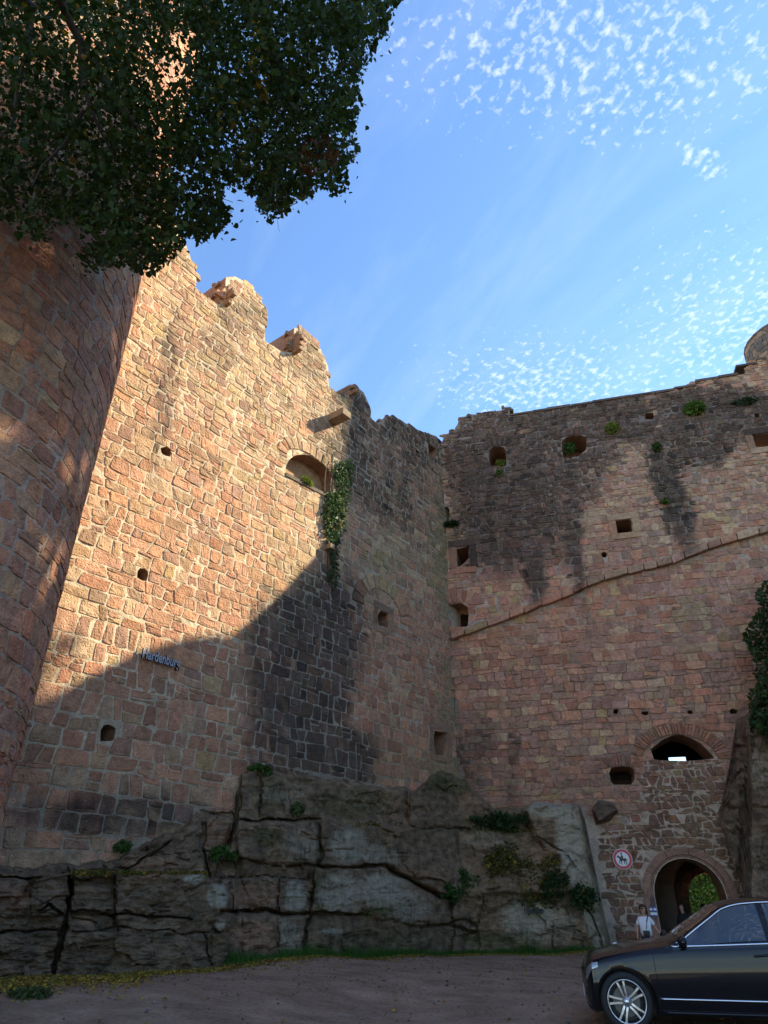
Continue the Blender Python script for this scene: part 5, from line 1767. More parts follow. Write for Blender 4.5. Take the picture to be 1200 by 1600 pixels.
# greenery seen through the gate passage
for (u, v, Y, h, r, colr, lab) in ((1138, 1400, 44.0, 6.5, 3.0, (0.10, 0.17, 0.035), 'sunlit willow-like tree seen through the gate passage'), (1090, 1400, 50.0, 9.0, 3.2, (0.04, 0.075, 0.025), 'darker tree at the left of the view through the gate'), (1108, 1400, 58.0, 10.0, 4.5, (0.08, 0.14, 0.03), 'tree farthest back in the view through the gate')):
    p = at(u, v, Y)
    big_tree('garden_tree', lab, p[0], p[1], -0.3, h, r, 700, 0.15, colr, int(u), 'trees beyond the gate', crown0=0.12)

# out of view on the right: rock block, trees and tower added for shade
hx, hy = math.sin(rad(SUN_AZ)), math.cos(rad(SUN_AZ))


def sunpos(q, along):
    return (along * hx - q * hy, along * hy + q * hx)


mb = MB()
mb.box((44, 2, 6.5), (46, 40, 15), 0.0, (0.13, 0.10, 0.08))
tag(mb.build('terrace', M['rock']), 'rock terrace on the castle side', kind='structure')  # added out of view to block the sun below the trees
kx, ky = sunpos(22.15, 43.0)  # unseen tower, shaped so its shadow edge falls on the left wall
shade_tower_o = thing('castle_keep', 'slender square stone tower standing beyond the right wall', 'tower', (kx, ky, 0.0))
mb = MB(); mb.box((kx, ky, 24), (4.6, 4.6, 48), -rad(SUN_AZ) + rad(90), (0.33, 0.22, 0.16)); mb.build('shaft', M['stone'], shade_tower_o)
mb = MB()
ang = -rad(SUN_AZ) + rad(90)
cor = [(kx + 2.6 * (sx * math.cos(ang) - sy * math.sin(ang)), ky + 2.6 * (sx * math.sin(ang) + sy * math.cos(ang)), 48.02) for sx, sy in ((-1, -1), (1, -1), (1, 1), (-1, 1))]
mb.add(cor + [(kx, ky, 52)], [(0, 1, 4), (1, 2, 4), (2, 3, 4), (3, 0, 4), (3, 2, 1, 0)], (0.09, 0.05, 0.04)); mb.build('roof', M['stone'], shade_tower_o)
for i, (q, al, h, r) in enumerate(((10.0, 31, 27, 4.6), (5.0, 30, 26, 4.6), (12.9, 36, 22, 3.4))):  # trees out of view, added to shade the round tower and yard
    p = sunpos(q, al)
    big_tree('terrace_tree', ['tall beech in the middle of the terrace group', 'broad beech at the near end of the terrace group', 'slender beech beside the right wall turret'][i],
             p[0], p[1], 13.5, h, r, 420 if i < 2 else 130, 0.42, (0.05, 0.10, 0.025), 60 + i, 'trees on the terrace', crown0=0.1)

# unseen building added behind those trees to keep sun off the yard
ra = sunpos(9.5, 40)
rng_b = thing('castle_range', 'long plastered castle range on the terrace behind the beeches', 'building', (ra[0], ra[1], 13.5))
mb = MB(); mb.box((ra[0], ra[1], 22.5), (9, 14, 20), ang, (0.45, 0.36, 0.28)); mb.build('walls', M['mortar'], rng_b)
ca_, sa2 = math.cos(ang), math.sin(ang)
cor = [(ra[0] + dx * ca_ - dy * sa2, ra[1] + dx * sa2 + dy * ca_, z) for dx, dy, z in ((-4.8, -7.3, 32.52), (4.8, -7.3, 32.52), (4.8, 7.3, 32.52), (-4.8, 7.3, 32.52), (0, -6.5, 36.0), (0, 6.5, 36.0))]
mb = MB(); mb.add(cor, [(0, 1, 4), (1, 2, 5, 4), (2, 3, 5), (3, 0, 4, 5), (3, 2, 1, 0)], (0.16, 0.08, 0.06)); mb.build('roof', M['stone'], rng_b)
for fl in range(3):
    for k in range(3):
        dy = -4 + 4 * k
        mb = MB(); mb.box((ra[0] - 4.52 * ca_ - dy * sa2, ra[1] - 4.52 * sa2 + dy * ca_, 17.5 + 5 * fl), (.08, 1.1, 1.7), ang, (.03, .03, .035)); mb.build('window', M['mortar'], rng_b)

# ------------------------------------------------------------------ the parked car
def smooth_interp(x, xs, ys):
    """monotone cubic through the table"""
    xs = np.asarray(xs, float); ys = np.asarray(ys, float)
    h = np.diff(xs); d = np.diff(ys) / h
    m = np.zeros(len(xs))
    m[0], m[-1] = d[0], d[-1]
    for i in range(1, len(xs) - 1):
        m[i] = 0 if d[i - 1] * d[i] <= 0 else 2 * d[i - 1] * d[i] / (d[i - 1] + d[i])
    x = np.clip(x, xs[0], xs[-1])
    i = np.clip(np.searchsorted(xs, x) - 1, 0, len(h) - 1)
    t = (x - xs[i]) / h[i]
    return (2 * t ** 3 - 3 * t ** 2 + 1) * ys[i] + (t ** 3 - 2 * t ** 2 + t) * h[i] * m[i] + (-2 * t ** 3 + 3 * t ** 2) * ys[i + 1] + (t ** 3 - t ** 2) * h[i] * m[i + 1]


M['paint'] = plain('black_car_paint', (0.006, 0.006, 0.009), 0.22, 0.0, **{'Coat Weight': 0.5, 'Coat Roughness': 0.02, 'Specular IOR Level': 0.12})
M['chrome'] = plain('chrome', (0.78, 0.78, 0.80), 0.10, 1.0)
M['alloy'] = plain('silver_alloy', (0.55, 0.55, 0.57), 0.28, 1.0)
M['tyre'] = plain('tyre_rubber', (0.012, 0.012, 0.012), 0.75)
M['trim'] = plain('black_trim', (0.01, 0.01, 0.01), 0.5)
M['carglass'] = plain('tinted_glass', (0.008, 0.010, 0.012), 0.015, 0.0, **{'Specular IOR Level': 0.9, 'Coat Weight': 1.0, 'Coat Roughness': 0.0})
M['lens'] = plain('headlight_glass', (0.22, 0.22, 0.23), 0.08, 0.35, **{'Coat Weight': 1.0, 'Coat Roughness': 0.0})
M['steel'] = plain('brake_steel', (0.10, 0.10, 0.10), 0.4, 0.9)
M['lampred'] = plain('tail_lamp', (0.25, 0.01, 0.01), 0.15)

YAW = rad(-13.0)
wheel_c = at(979, 1562, 10.55)
CARZ = float(ground_z(wheel_c[0], wheel_c[1]))
FWX = 0.80                                     # front axle from the nose
car = thing('parked_car', 'glossy black saloon car with silver twin-spoke wheel parked at the lower right', 'car', (float(wheel_c[0]), float(wheel_c[1]), CARZ))
cyw, syw = math.cos(YAW), math.sin(YAW)


def CT(P):
    """car frame (x back from the nose, y away from the near side, z up) to the place"""
    P = np.atleast_2d(np.asarray(P, float))
    x = np.where(P[:, 0] < 0.42, 0.42 - (0.42 - P[:, 0]) * 0.28, P[:, 0]) - FWX; y = P[:, 1] + 0.80
    return np.stack((wheel_c[0] + x * cyw - y * syw, wheel_c[1] + x * syw + y * cyw, CARZ + P[:, 2]), 1)


def car_part(mb, name, mat, parent=None, smooth=False):
    mb.v = [tuple(p) for p in CT(mb.v)]
    return mb.build(name, mat, parent or car, smooth)


XS_W = [0.0, .06, .18, .38, .65, 1.0, 2.0, 3.2, 4.0, 4.35, 4.55, 4.62]; HW = [.50, .62, .745, .83, .872, .885, .888, .888, .872, .82, .74, .66]
XS_B = [0.0, .1, .3, .7, 1.3, 2.0, 3.0, 3.9, 4.4, 4.62]; BELT = [.54, .60, .695, .800, .885, .915, .955, .985, .975, .93]
XS_C = [0.0, .08, .25, .6, 1.1, 1.45, 1.56, 1.72, 2.0, 2.22, 2.45, 2.8, 3.2, 3.6, 3.95, 4.12, 4.3, 4.55, 4.62]; CEN = [.58, .655, .75, .845, .935, .985, 1.01, 1.105, 1.275, 1.40, 1.45, 1.47, 1.45, 1.37, 1.17, 1.085, 1.06, 1.03, .98]
XS_G = [0.0, 1.40, 1.55, 2.0, 2.4, 3.2, 3.7, 4.05, 4.15, 4.62]; RY = [.6, .76, .72, .635, .60, .59, .60, .68, .72, .6]
XS_Z = [0.0, .12, .3, .45, 1.2, 3.2, 4.1, 4.3, 4.62]; BOT = [.30, .22, .19, .18, .17, .17, .19, .22, .34]


def section(x):
    h = smooth_interp(x, XS_W, HW); b = smooth_interp(x, XS_B, BELT); c = smooth_interp(x, XS_C, CEN); zb = smooth_interp(x, XS_Z, BOT)
    gh = 1.0 if 1.42 < x < 4.12 else 0.0
    if gh:
        ry = smooth_interp(x, XS_G, RY)
        rz = c - 0.045
        up = max(0.0, min(1.0, (rz - b) / 0.12))
        ry = ry if up > 0.2 else h - 0.10 + (ry - h + 0.10) * up / 0.2
        top = [(h - 0.055, b + 0.004), (h - 0.075, b + 0.012 if rz > b + .03 else b + 0.006), (ry + (h - .08 - ry) * 0.5 + 0.012, b + (max(rz, b + .02) - b) * 0.5), (ry + 0.01, max(rz, b + .02) - 0.02), (ry - 0.03, max(rz, b + .02) + 0.004), (ry * 0.6, c - 0.008), (0.0, c)]
    else:
        top = [(h - 0.045, b + 0.010), (h - 0.075, b + (c - b) * 0.25), (h * 0.84, b + (c - b) * 0.42), (h * 0.74, b + (c - b) * 0.60), (h * 0.62, b + (c - b) * 0.76), (h * 0.4, c - 0.010 * (c - b) * 10), (0.0, c)]
    side = [(h - 0.12, zb), (h - 0.035, zb + 0.02), (h - 0.015, zb + .10), (h - 0.012, 0.36), (h, 0.50), (h - 0.004, b - 0.20), (h - 0.012, b - 0.13), (h - 0.012, b - 0.06), (h - 0.022, b - 0.02)]
    return [(y, z) for y, z in side + top]


NSEC = len(section(1.0))
xs = np.unique(np.concatenate((np.linspace(0, .5, 12), np.linspace(.5, 1.4, 16), np.linspace(1.42, 1.8, 10), np.linspace(1.8, 4.1, 34), np.linspace(4.125, 4.62, 12))))
vs, fs = [], []
for x in xs:
    s = section(x)
    for y, z in s:
        vs.append((x - 0.10 * (y / .885) ** 2 * 0 + 0.0, -y, z))
    for y, z in s[-2::-1]:
        vs.append((x, y, z))
R = 2 * NSEC - 1
for i in range(len(xs) - 1):
    for k in range(R):
        fs.append((i * R + k, i * R + (k + 1) % R, (i + 1) * R + (k + 1) % R, (i + 1) * R + k))
fs.append(tuple(range(R))[::-1]); fs.append(tuple(range((len(xs) - 1) * R, len(xs) * R)))
me = mesh_data('body', CT(vs), fs)
tmp = bpy.data.objects.new('tmp_body', me); COL.objects.link(tmp)
bm = bmesh.new(); bm.from_mesh(me); bmesh.ops.recalc_face_normals(bm, faces=bm.faces); bm.to_mesh(me); bm.free()
cutters = []
for ax in (FWX, FWX + 2.76):
    for sd in (-1, 1):
        cm = MB()
        n = 40
        r = 0.375
        ya, yb = (sd * 1.2, sd * 0.60)
        cm.add(CT([(ax + r * math.cos(2 * math.pi * k / n), yy, 0.315 + r * math.sin(2 * math.pi * k / n)) for yy in (ya, yb) for k in range(n)]),
               [(k, (k + 1) % n, n + (k + 1) % n, n + k) for k in range(n)] + [tuple(range(n))[::-1], tuple(range(n, 2 * n))])
        cme = mesh_data('cut', cm.v, cm.f)
        b2 = bmesh.new(); b2.from_mesh(cme); bmesh.ops.recalc_face_normals(b2, faces=b2.faces); b2.to_mesh(cme); b2.free()
        co = bpy.data.objects.new('cut', cme); COL.objects.link(co)
        cutters.append(co)
        md = tmp.modifiers.new('b', 'BOOLEAN'); md.object = co; md.operation = 'DIFFERENCE'; md.solver = 'EXACT'
dg = bpy.context.evaluated_depsgraph_get()
body_me = bpy.data.meshes.new_from_object(tmp.evaluated_get(dg))
body_me.name = 'body'
for o in cutters + [tmp]:
    bpy.data.objects.remove(o)
body_me.materials.clear()
body_me.polygons.foreach_set('use_smooth', np.ones(len(body_me.polygons), bool))
body_me.set_sharp_from_angle(angle=rad(32))
put('body', body_me, M['paint'], car)


def skin_pt(x, a, lift=0.0, sd=-1):
    """point on the flank at x; a runs along the section list index"""
    s = np.array(section(x))
    k = min(int(a), NSEC - 2); t = a - k
    p = s[k] * (1 - t) + s[k + 1] * t
    d = s[k + 1] - s[k]; n = np.array((-d[1], d[0])) * -1; n /= np.linalg.norm(n) + 1e-9
    p = p + n * lift
    return (x, sd * p[0], p[1])


def strip(x0, x1, a0, a1, lift, nx=20, na=4, sd=-1):
    mb = MB()
    X = np.linspace(x0, x1, nx)
    f0 = a0 if callable(a0) else (lambda x: a0)
    f1 = a1 if callable(a1) else (lambda x: a1)
    mb.add([skin_pt(x, f0(x) + (f1(x) - f0(x)) * k / na, lift, sd) for x in X for k in range(na + 1)],
           [(i * (na + 1) + k, (i + 1) * (na + 1) + k, (i + 1) * (na + 1) + k + 1, i * (na + 1) + k + 1) for i in range(nx - 1) for k in range(na)])
    return mb


def line(pts, r, n=6):
    mb = MB(); mb.tube(pts, r, n)
    return mb


for sd in (-1, 1):
    # side glass, split by the B pillar and the rear pillar
    for (x0, x1) in ((1.66, 2.62), (2.70, 3.42), (3.47, 3.86)):
        car_part(strip(x0, x1, 10.15, 11.95, 0.006, 22, 4, sd), 'side_window', M['carglass'], None, True)
    xx = np.linspace(1.50, 3.95, 40)
    car_part(line([skin_pt(x, 9.7, 0.006, sd) for x in np.linspace(1.42, 3.95, 40)], 0.011), 'belt_chrome_strip', M['chrome'], None, True)
    car_part(line([skin_pt(x, 12.05, 0.008, sd) for x in xx], 0.010), 'roof_chrome_strip', M['chrome'], None, True)
    car_part(line([skin_pt(x, 3.0, 0.010, sd) for x in np.linspace(1.20, 3.10, 24)], 0.011), 'side_chrome_strip', M['chrome'], None, True)
    for x in (1.205, 2.66, 3.45):
        top = 9.4
        car_part(line([skin_pt(x, a, -0.002, sd) for a in np.linspace(1.2, top, 16)], 0.005, 4), 'door_gap', M['trim'])
    for x in (2.52, 3.30):
        car_part(line([skin_pt(x - .10, 6.3, 0.008, sd), skin_pt(x - .08, 6.35, 0.035, sd), skin_pt(x + .08, 6.45, 0.035, sd), skin_pt(x + .10, 6.45, 0.008, sd)], [.013, .015, .015, .013], 8), 'door_handle', M['chrome'] if False else M['paint'], None, True)
    # mirror
    mb = MB()
    c0 = np.array(skin_pt(1.60, 10.0, 0.0, sd)) + np.array((0, sd * 0.10, 0.055))
    nn, mm = 12, 8
    mb.add([tuple(c0 + np.array((0.075 * math.cos(p) * (1.0 if math.cos(p) < 0 else .55), 0.11 * math.sin(p) * math.cos(q), 0.075 * math.sin(p) * math.sin(q)))) for p in np.linspace(0.02, math.pi - .02, mm) for q in np.linspace(0, 2 * math.pi, nn, endpoint=False)],
           [(i * nn + k, i * nn + (k + 1) % nn, (i + 1) * nn + (k + 1) % nn, (i + 1) * nn + k) for i in range(mm - 1) for k in range(nn)] + [tuple(range(nn))[::-1], tuple(range((mm - 1) * nn, mm * nn))])
    mir = car_part(mb, 'wing_mirror', M['paint'], None, True)
    car_part(line([skin_pt(1.62, 9.9, 0.0, sd), tuple(c0 + np.array((0, 0, -.04)))], 0.02), 'mirror_arm', M['trim'], mir)
    # headlamp wrapping the corner, tail lamp
    lam = car_part(strip(0.12, 0.50, lambda x: 6.4 + 1.0 * (x - .1), lambda x: 8.7 - 3.0 * max(0, x - .25), 0.006, 16, 4, sd), 'headlight', M['lens'], None, True)
    car_part(strip(4.35, 4.60, 5.5, 8.6, 0.006, 8, 3, sd), 'tail_light', M['lampred'], None, True)
    # lower intake and bumper crease
    car_part(strip(0.05, 0.30, 2.1, 3.6, 0.004, 8, 2, sd), 'bumper_intake', M['trim'])
    car_part(line([skin_pt(x, 1.0, 0.006, sd) for x in np.linspace(0.06, 0.42, 10)], 0.012), 'bumper_lip', M['trim'])
    car_part(line([skin_pt(x, 1.4, 0.012, sd) for x in np.linspace(1.2, 3.15, 14)], 0.02), 'sill_skirt', M['paint'], None, True)
# windscreen and rear glass
for nm, (x0, x1) in {'windscreen': (1.60, 2.17), 'rear_window': (3.62, 4.02)}.items():
    mb = MB()
    X = np.linspace(x0, x1, 14)
    pts = []
    for x in X:
        s = np.array(section(x))
        for k in range(-6, 7):
            t = abs(k) / 6
            y = s[-3][0] * t * 0.93
            z = s[-1][1] + (np.interp(y, [0, s[-2][0], s[-3][0]], [0, s[-2][1] - s[-1][1], s[-3][1] - s[-1][1]])) + 0.006
            pts.append((x, math.copysign(y, k) if k else 0.0, z))
    mb.add(pts, [(i * 13 + k, (i + 1) * 13 + k, (i + 1) * 13 + k + 1, i * 13 + k + 1) for i in range(13) for k in range(12)])
    car_part(mb, nm, M['carglass'], None, True)
# grille and number plate at the nose
mb = MB(); mb.box((-0.005, 0, .55), (.03, .62, .16)); gri = car_part(mb, 'grille', M['trim'])
for k in range(3):
    mb = MB(); mb.box((-0.024, 0, .50 + .05 * k), (.012, .60, .012)); car_part(mb, 'grille_bar', M['chrome'], gri)
mb = MB(); mb.box((-0.02, 0, .36), (.02, .52, .11)); car_part(mb, 'number_plate', plain('plate_white', (.6, .6, .6), .5))
# underbody keeps light from showing through the arches
mb = MB(); mb.box((2.3, 0, .34), (3.6, 1.15, .2)); car_part(mb, 'underbody', M['trim'])


def lathe(prof, n, cx, cz, sd):
    """profile (radius, y outwards) turned about the axle"""
    mb = MB()
    mb.add([(cx + r * math.cos(2 * math.pi * k / n), sd * (0.885 - 0.02 + y), cz + r * math.sin(2 * math.pi * k / n)) for r, y in prof for k in range(n)],
           [(i * n + k, i * n + (k + 1) % n, (i + 1) * n + (k + 1) % n, (i + 1) * n + k) for i in range(len(prof) - 1) for k in range(n)])
    return mb


for ax in (FWX, FWX + 2.76):
    for sd in (-1, 1):
        cz = 0.318
        tyre = car_part(lathe([(.232, -.20), (.30, -.205), (.318, -.18), (.322, -.11), (.318, -.03), (.300, -.005), (.262, .0), (.238, -.012), (.232, -.02)], 48, ax, cz, sd), 'wheel', M['tyre'], None, True)
        rim = car_part(lathe([(.236, -.012), (.240, -.004), (.232, .002), (.222, -.004), (.212, -.035), (.206, -.10), (.204, -.19)], 48, ax, cz, sd), 'rim', M['alloy'], tyre, True)
        car_part(lathe([(.165, -.10), (.165, -.09), (.06, -.09)], 36, ax, cz, sd), 'brake_disc', M['steel'], tyre)
        car_part(lathe([(.21, -.17), (.02, -.17)], 24, ax, cz, sd), 'wheel_back', M['trim'], tyre)
        sp = MB()
        for j in range(5):
            a = rad(90 + 72 * j + 14)
            for tw in (-1, 1):
                # twin spokes, close at the hub and spreading at the rim
                pts = []
                for r, off, wd, yy in ((.045, .019, .013, -.018), (.10, .022, .012, -.014), (.16, .030, .011, -.012), (.222, .042, .013, -.012)):
                    for e in (-1, 1):
                        u_, w_ = r, tw * off + e * wd
                        X_, Z_ = u_ * math.cos(a) - w_ * math.sin(a), u_ * math.sin(a) + w_ * math.cos(a)
                        for dep in (0, -.028):
                            pts.append((ax + X_, sd * (.865 + yy + dep), cz + Z_))
                f = []
                for i in range(3):
                    b = i * 4
                    f += [(b, b + 4, b + 6, b + 2), (b + 1, b + 3, b + 7, b + 5), (b, b + 1, b + 5, b + 4), (b + 2, b + 6, b + 7, b + 3)]
                sp.add(pts, f)
        car_part(sp, 'spokes', M['alloy'], tyre)
        hub = car_part(lathe([(.058, -.03), (.056, -.012), (.040, -.006), (.036, .0), (.001, .002)], 24, ax, cz, sd), 'hub_cap', M['alloy'], tyre, True)
        st = MB()
        for j in range(3):
            a = rad(90 + 120 * j)
            ca, sa_ = math.cos(a), math.sin(a)
            st.add([(ax + .030 * ca, sd * .8685, cz + .030 * sa_), (ax - .006 * sa_, sd * .8695, cz + .006 * ca), (ax + .006 * sa_, sd * .8695, cz - .006 * ca), (ax, sd * .872, cz)], [(0, 1, 3), (0, 3, 2)])
        st.add([(ax + r * math.cos(2 * math.pi * k / 20), sd * .869, cz + r * math.sin(2 * math.pi * k / 20)) for r in (.033, .029) for k in range(20)], [(k, (k + 1) % 20, 20 + (k + 1) % 20, 20 + k) for k in range(20)])
        car_part(st, 'hub_star', M['chrome'], tyre)
        lug = MB()
        for j in range(5):
            a = rad(54 + 72 * j + 14)
            lug.tube([(ax + .062 * math.cos(a), sd * (.865 - .035), cz + .062 * math.sin(a)), (ax + .062 * math.cos(a), sd * (.865 - .016), cz + .062 * math.sin(a))], .011, 6)
        car_part(lug, 'wheel_bolts', M['steel'], tyre)

# ------------------------------------------------------------------ people
def skinned(name, verts, edges, radii, mat, parent, root=0, levels=2):
    me = bpy.data.meshes.new(name + '_bones')
    me.from_pydata([tuple(v) for v in verts], edges, [])
    o = bpy.data.objects.new('tmp_skin', me); COL.objects.link(o)
    o.modifiers.new('s', 'SKIN')
    for i, r in enumerate(radii):
        sv = me.skin_vertices[0].data[i]
        sv.radius = r if isinstance(r, tuple) else (r, r)
        sv.use_root = (i == root)
    o.modifiers['s'].use_smooth_shade = True
    md = o.modifiers.new('d', 'SUBSURF'); md.levels = levels; md.render_levels = levels
    dg = bpy.context.evaluated_depsgraph_get()
    m2 = bpy.data.meshes.new_from_object(o.evaluated_get(dg))
    bpy.data.objects.remove(o)
    m2.name = name
    m2.materials.clear()
    return put(name, m2, mat, parent)


M['skin'] = plain('skin', (0.46, 0.25, 0.17), 0.55, **{'Subsurface Weight': 0.1, 'Subsurface Radius': (0.01, 0.004, 0.002)})
M['white_cloth'] = plain('white_cotton', (0.72, 0.73, 0.76), 0.85)
M['denim'] = plain('dark_denim', (0.018, 0.022, 0.04), 0.85)
M['dark_cloth'] = plain('dark_cloth', (0.012, 0.012, 0.016), 0.85)
M['hair'] = plain('dark_brown_hair', (0.022, 0.012, 0.008), 0.5)
M['shades'] = plain('sunglass_lens', (0.01, 0.006, 0.006), 0.08)
M['lips'] = plain('lips', (0.34, 0.10, 0.09), 0.5)
M['eye'] = plain('eye', (0.03, 0.02, 0.015), 0.2)
M['shoe'] = plain('shoe', (0.3, 0.3, 0.3), 0.6)


def person(label, x, y, top_z, face, arms, shirt, trousers, turn=0.0, short_sleeves=True, glasses=True, stride=0.18, vneck=False):
    """face: heading of the chest (0 = towards the camera, positive = towards the left of the photo); arms: per side a list of elbow and wrist offsets from the shoulder"""
    z0 = float(ground_z(x, y))
    H = top_z - z0
    k = H / 1.66
    t = thing('person', label, 'person', (x, y, z0))
    ca, sa_ = math.cos(face), math.sin(face)

    def W(p):      # body frame: x to her left (photo right), y forwards, z up
        X, Y_, Z = p
        return (x + k * (X * ca - Y_ * sa_), y + k * (-Y_ * ca - X * sa_), z0 + k * Z)
    V, E, R_ = [], [], []

    def add(p, r, par=None):
        V.append(W(p)); R_.append(tuple(np.array(r if isinstance(r, tuple) else (r, r)) * k))
        if par is not None:
            E.append((par, len(V) - 1))
        return len(V) - 1
    pel = add((0, 0, .92), (.135, .10))
    bel = add((0, .015, 1.04), (.118, .09), pel)
    che = add((0, .02, 1.22), (.145, .098), bel)
    nb = add((0, -.005, 1.355), (.075, .06), che)
    nk = add((0, .01, 1.41), .062, nb)
    hd0 = add((0, .025, 1.475), (.080, .085), nk)
    hd1 = add((0, .02, 1.555), (.094, .108), hd0)
    add((0, .01, 1.63), (.072, .085), hd1)
    hip = {}
    hands = []
    for sd in (-1, 1):
        h = add((sd * .095, 0, .86), .085, pel)
        kn = add((sd * .10, stride * sd * .35 + .02, .47), .055, h)
        an = add((sd * .10, stride * sd - .03, .09), .036, kn)
        add((sd * .11, stride * sd + .11, .03), (.034, .028), an)
        sh = add((sd * .155, 0, 1.33), .052, che)
        el, wr, hn = arms[sd]
        e_ = add(el, .038, sh)
        w_ = add(wr, .026, e_)
        palm = add(tuple(np.array(wr) + (np.array(hn) - np.array(wr)) * .45), (.034, .018), w_)
        d = np.array(hn) - np.array(wr); d /= np.linalg.norm(d)
        sdv = np.cross(d, (0, 1, 0)); sdv /= np.linalg.norm(sdv) + 1e-9
        pc = np.array(wr) + (np.array(hn) - np.array(wr)) * .55
        for q, L in zip((-.024, -.008, .008, .024), (.068, .08, .076, .058)):
            b = pc + sdv * q
            f1 = add(tuple(b + d * L * .55), .0085, palm)
            add(tuple(b + d * L + np.array((0, .018, 0))), .007, f1)
        th = add(tuple(np.array(wr) + d * .035 + np.array((0, .03, 0))), .010, palm)
        add(tuple(np.array(wr) + d * .07 + np.array((0, .048, 0))), .008, th)
        hands.append(pc)
    skinned('body', V, E, R_, M['skin'], t)
    # clothing follows the same joints a little wider
    V, E, R_ = [], [], []
    a = add((0, .005, .82), (.195, .15)); b = add((0, .015, 1.02), (.178, .138), a); c = add((0, .02, 1.22), (.192, .136), b); d_ = add((0, 0, 1.335), (.125, .085), c)
    add((0, .004, 1.385), (.082, .070), d_)
    for sd in (-1, 1):
        s1 = add((sd * .15, 0, 1.315), .066, c)
        el, wr, hn = arms[sd]
        sh = np.array((sd * .155, 0, 1.33))
        if short_sleeves:
            add(tuple(sh + (np.array(el) - sh) * .85), .070, s1)
        else:
            e2 = add(el, .048, s1); add(tuple(np.array(wr) * .9 + np.array(el) * .1), .036, e2)
    skinned('top', V, E, R_, shirt, t)
    V, E, R_ = [], [], []
    a = add((0, 0, .90), (.150, .112))
    for sd in (-1, 1):
        h = add((sd * .098, 0, .80), .096, a); kn = add((sd * .10, stride * sd * .35 + .02, .47), .068, h); add((sd * .10, stride * sd - .03, .11), .052, kn)
    skinned('trousers', V, E, R_, trousers, t)
    for sd in (-1, 1):
        V, E, R_ = [], [], []
        a = add((sd * .10, stride * sd - .05, .04), (.042, .04)); add((sd * .115, stride * sd + .14, .03), (.036, .028), a)
        skinned('shoe', V, E, R_, M['shoe'], t, levels=1)
    ct, st_ = math.cos(turn), math.sin(turn)

    def Hd(p):
        return W((p[0] * ct - p[1] * st_, .02 + p[0] * st_ * 1 + p[1] * ct, p[2]))
    # hair: a cap with locks to the shoulders
    mb = MB()
    nn, mm = 18, 10
    hv = []
    for i in range(mm):
        ph = math.pi * .5 * (1 - i / (mm - 1) * 1.55)
        for j in range(nn):
            th = 2 * math.pi * j / nn
            fx, fy = math.sin(th), math.cos(th)
            zz = 1.565 + .118 * math.sin(ph)
            cut = fy > .35 and zz < 1.60
            rr = (.055 if cut else (.112 + .014 * math.sin(5 * th))) * max(.05, math.cos(ph) if ph > 0 else 1.0)
            low = max(0, -ph)
            hv.append(Hd((fx * rr, fy * rr * (1.12 if fy < 0 else 1.08) - .012 - (.02 * low if fy < .2 else 0), max(zz, 1.40) - .07 * low * (fy < .35) + .004 * math.sin(9 * th))))
    mb.add(hv, [(i * nn + k_, (i + 1) * nn + k_, (i + 1) * nn + (k_ + 1) % nn, i * nn + (k_ + 1) % nn) for i in range(mm - 1) for k_ in range(nn)])
    mb.build('hair', M['hair'], t, True)
    # face
    mb = MB()
    mb.tube([Hd((0, .104, 1.575)), Hd((0, .122, 1.545)), Hd((0, .108, 1.535))], [k * .008, k * .013, k * .011], 6)
    mb.build('nose', M['skin'], t, True)
    mb = MB(); mb.tube([Hd((-.022, .096, 1.505)), Hd((0, .104, 1.503)), Hd((.022, .096, 1.505))], [k * .004, k * .007, k * .004], 6); mb.build('mouth', M['lips'], t, True)
    for sd in (-1, 1):
        mb = MB(); mb.tube([Hd((sd * .073, .0, 1.575)), Hd((sd * .080, -.01, 1.55)), Hd((sd * .073, 0, 1.525))], [k * .008, k * .012, k * .007], 6); mb.build('ear', M['skin'], t, True)
        mb = MB()
        if glasses:
            n = 12
            mb.add([Hd((sd * .033 + .030 * math.cos(2 * math.pi * q / n), .102 - .35 * abs(.030 * math.cos(2 * math.pi * q / n) + .033) * .35 + dd, 1.572 + .022 * math.sin(2 * math.pi * q / n))) for dd in (0, .008) for q in range(n)], [tuple(range(n)), tuple(range(n, 2 * n))] + [(q, (q + 1) % n, n + (q + 1) % n, n + q) for q in range(n)])
            mb.tube([Hd((sd * .062, .092, 1.578)), Hd((sd * .078, .0, 1.578))], k * .004, 5)
            mb.build('sunglass', M['shades'], t)
        else:
            mb.tube([Hd((sd * .020, .096, 1.572)), Hd((sd * .044, .090, 1.572))], k * .006, 6)
            mb.build('eye', M['eye'], t)
    return t, W, hands


px_, py_, pz_ = at(1003, 1414, 22.6)
lady, LW, hands = person('woman in white t-shirt and sunglasses with a cross-body bag walking from the gate', float(px_), float(py_), float(pz_), rad(18),
                         {-1: ((-.235, -.02, 1.08), (-.27, .08, .86), (-.285, .12, .74)), 1: ((.27, -.03, 1.09), (.40, .05, .90), (.475, .09, .81))}, M['white_cloth'], M['denim'], turn=rad(28))
kk = 0.95
mb = MB()
pts = [LW(p) for p in ((.12, -.05, 1.38), (.105, .085, 1.36), (.06, .135, 1.24), (.03, .142, 1.10), (-.01, .145, .97), (-.06, .14, .93))]
mb.tube(pts, .012, 6)
mb.build('bag_strap', M['dark_cloth'], lady)
bagc = LW((.0, .165, .90))
bag = thing('shoulder_bag', 'small dark bag hanging in front of the woman in white', 'bag', tuple(bagc))
mb = MB(); mb.box((bagc[0], bagc[1], bagc[2]), (.17, .06, .20), rad(-18)); mb.build('pouch', M['dark_cloth'], bag)
mb = MB(); mb.box((bagc[0], bagc[1] - .033, bagc[2] + .05), (.165, .01, .09), rad(-18)); mb.build('flap', M['trim'], bag)
hp = LW(tuple(hands[0] + np.array((-.02, .03, -.05))))
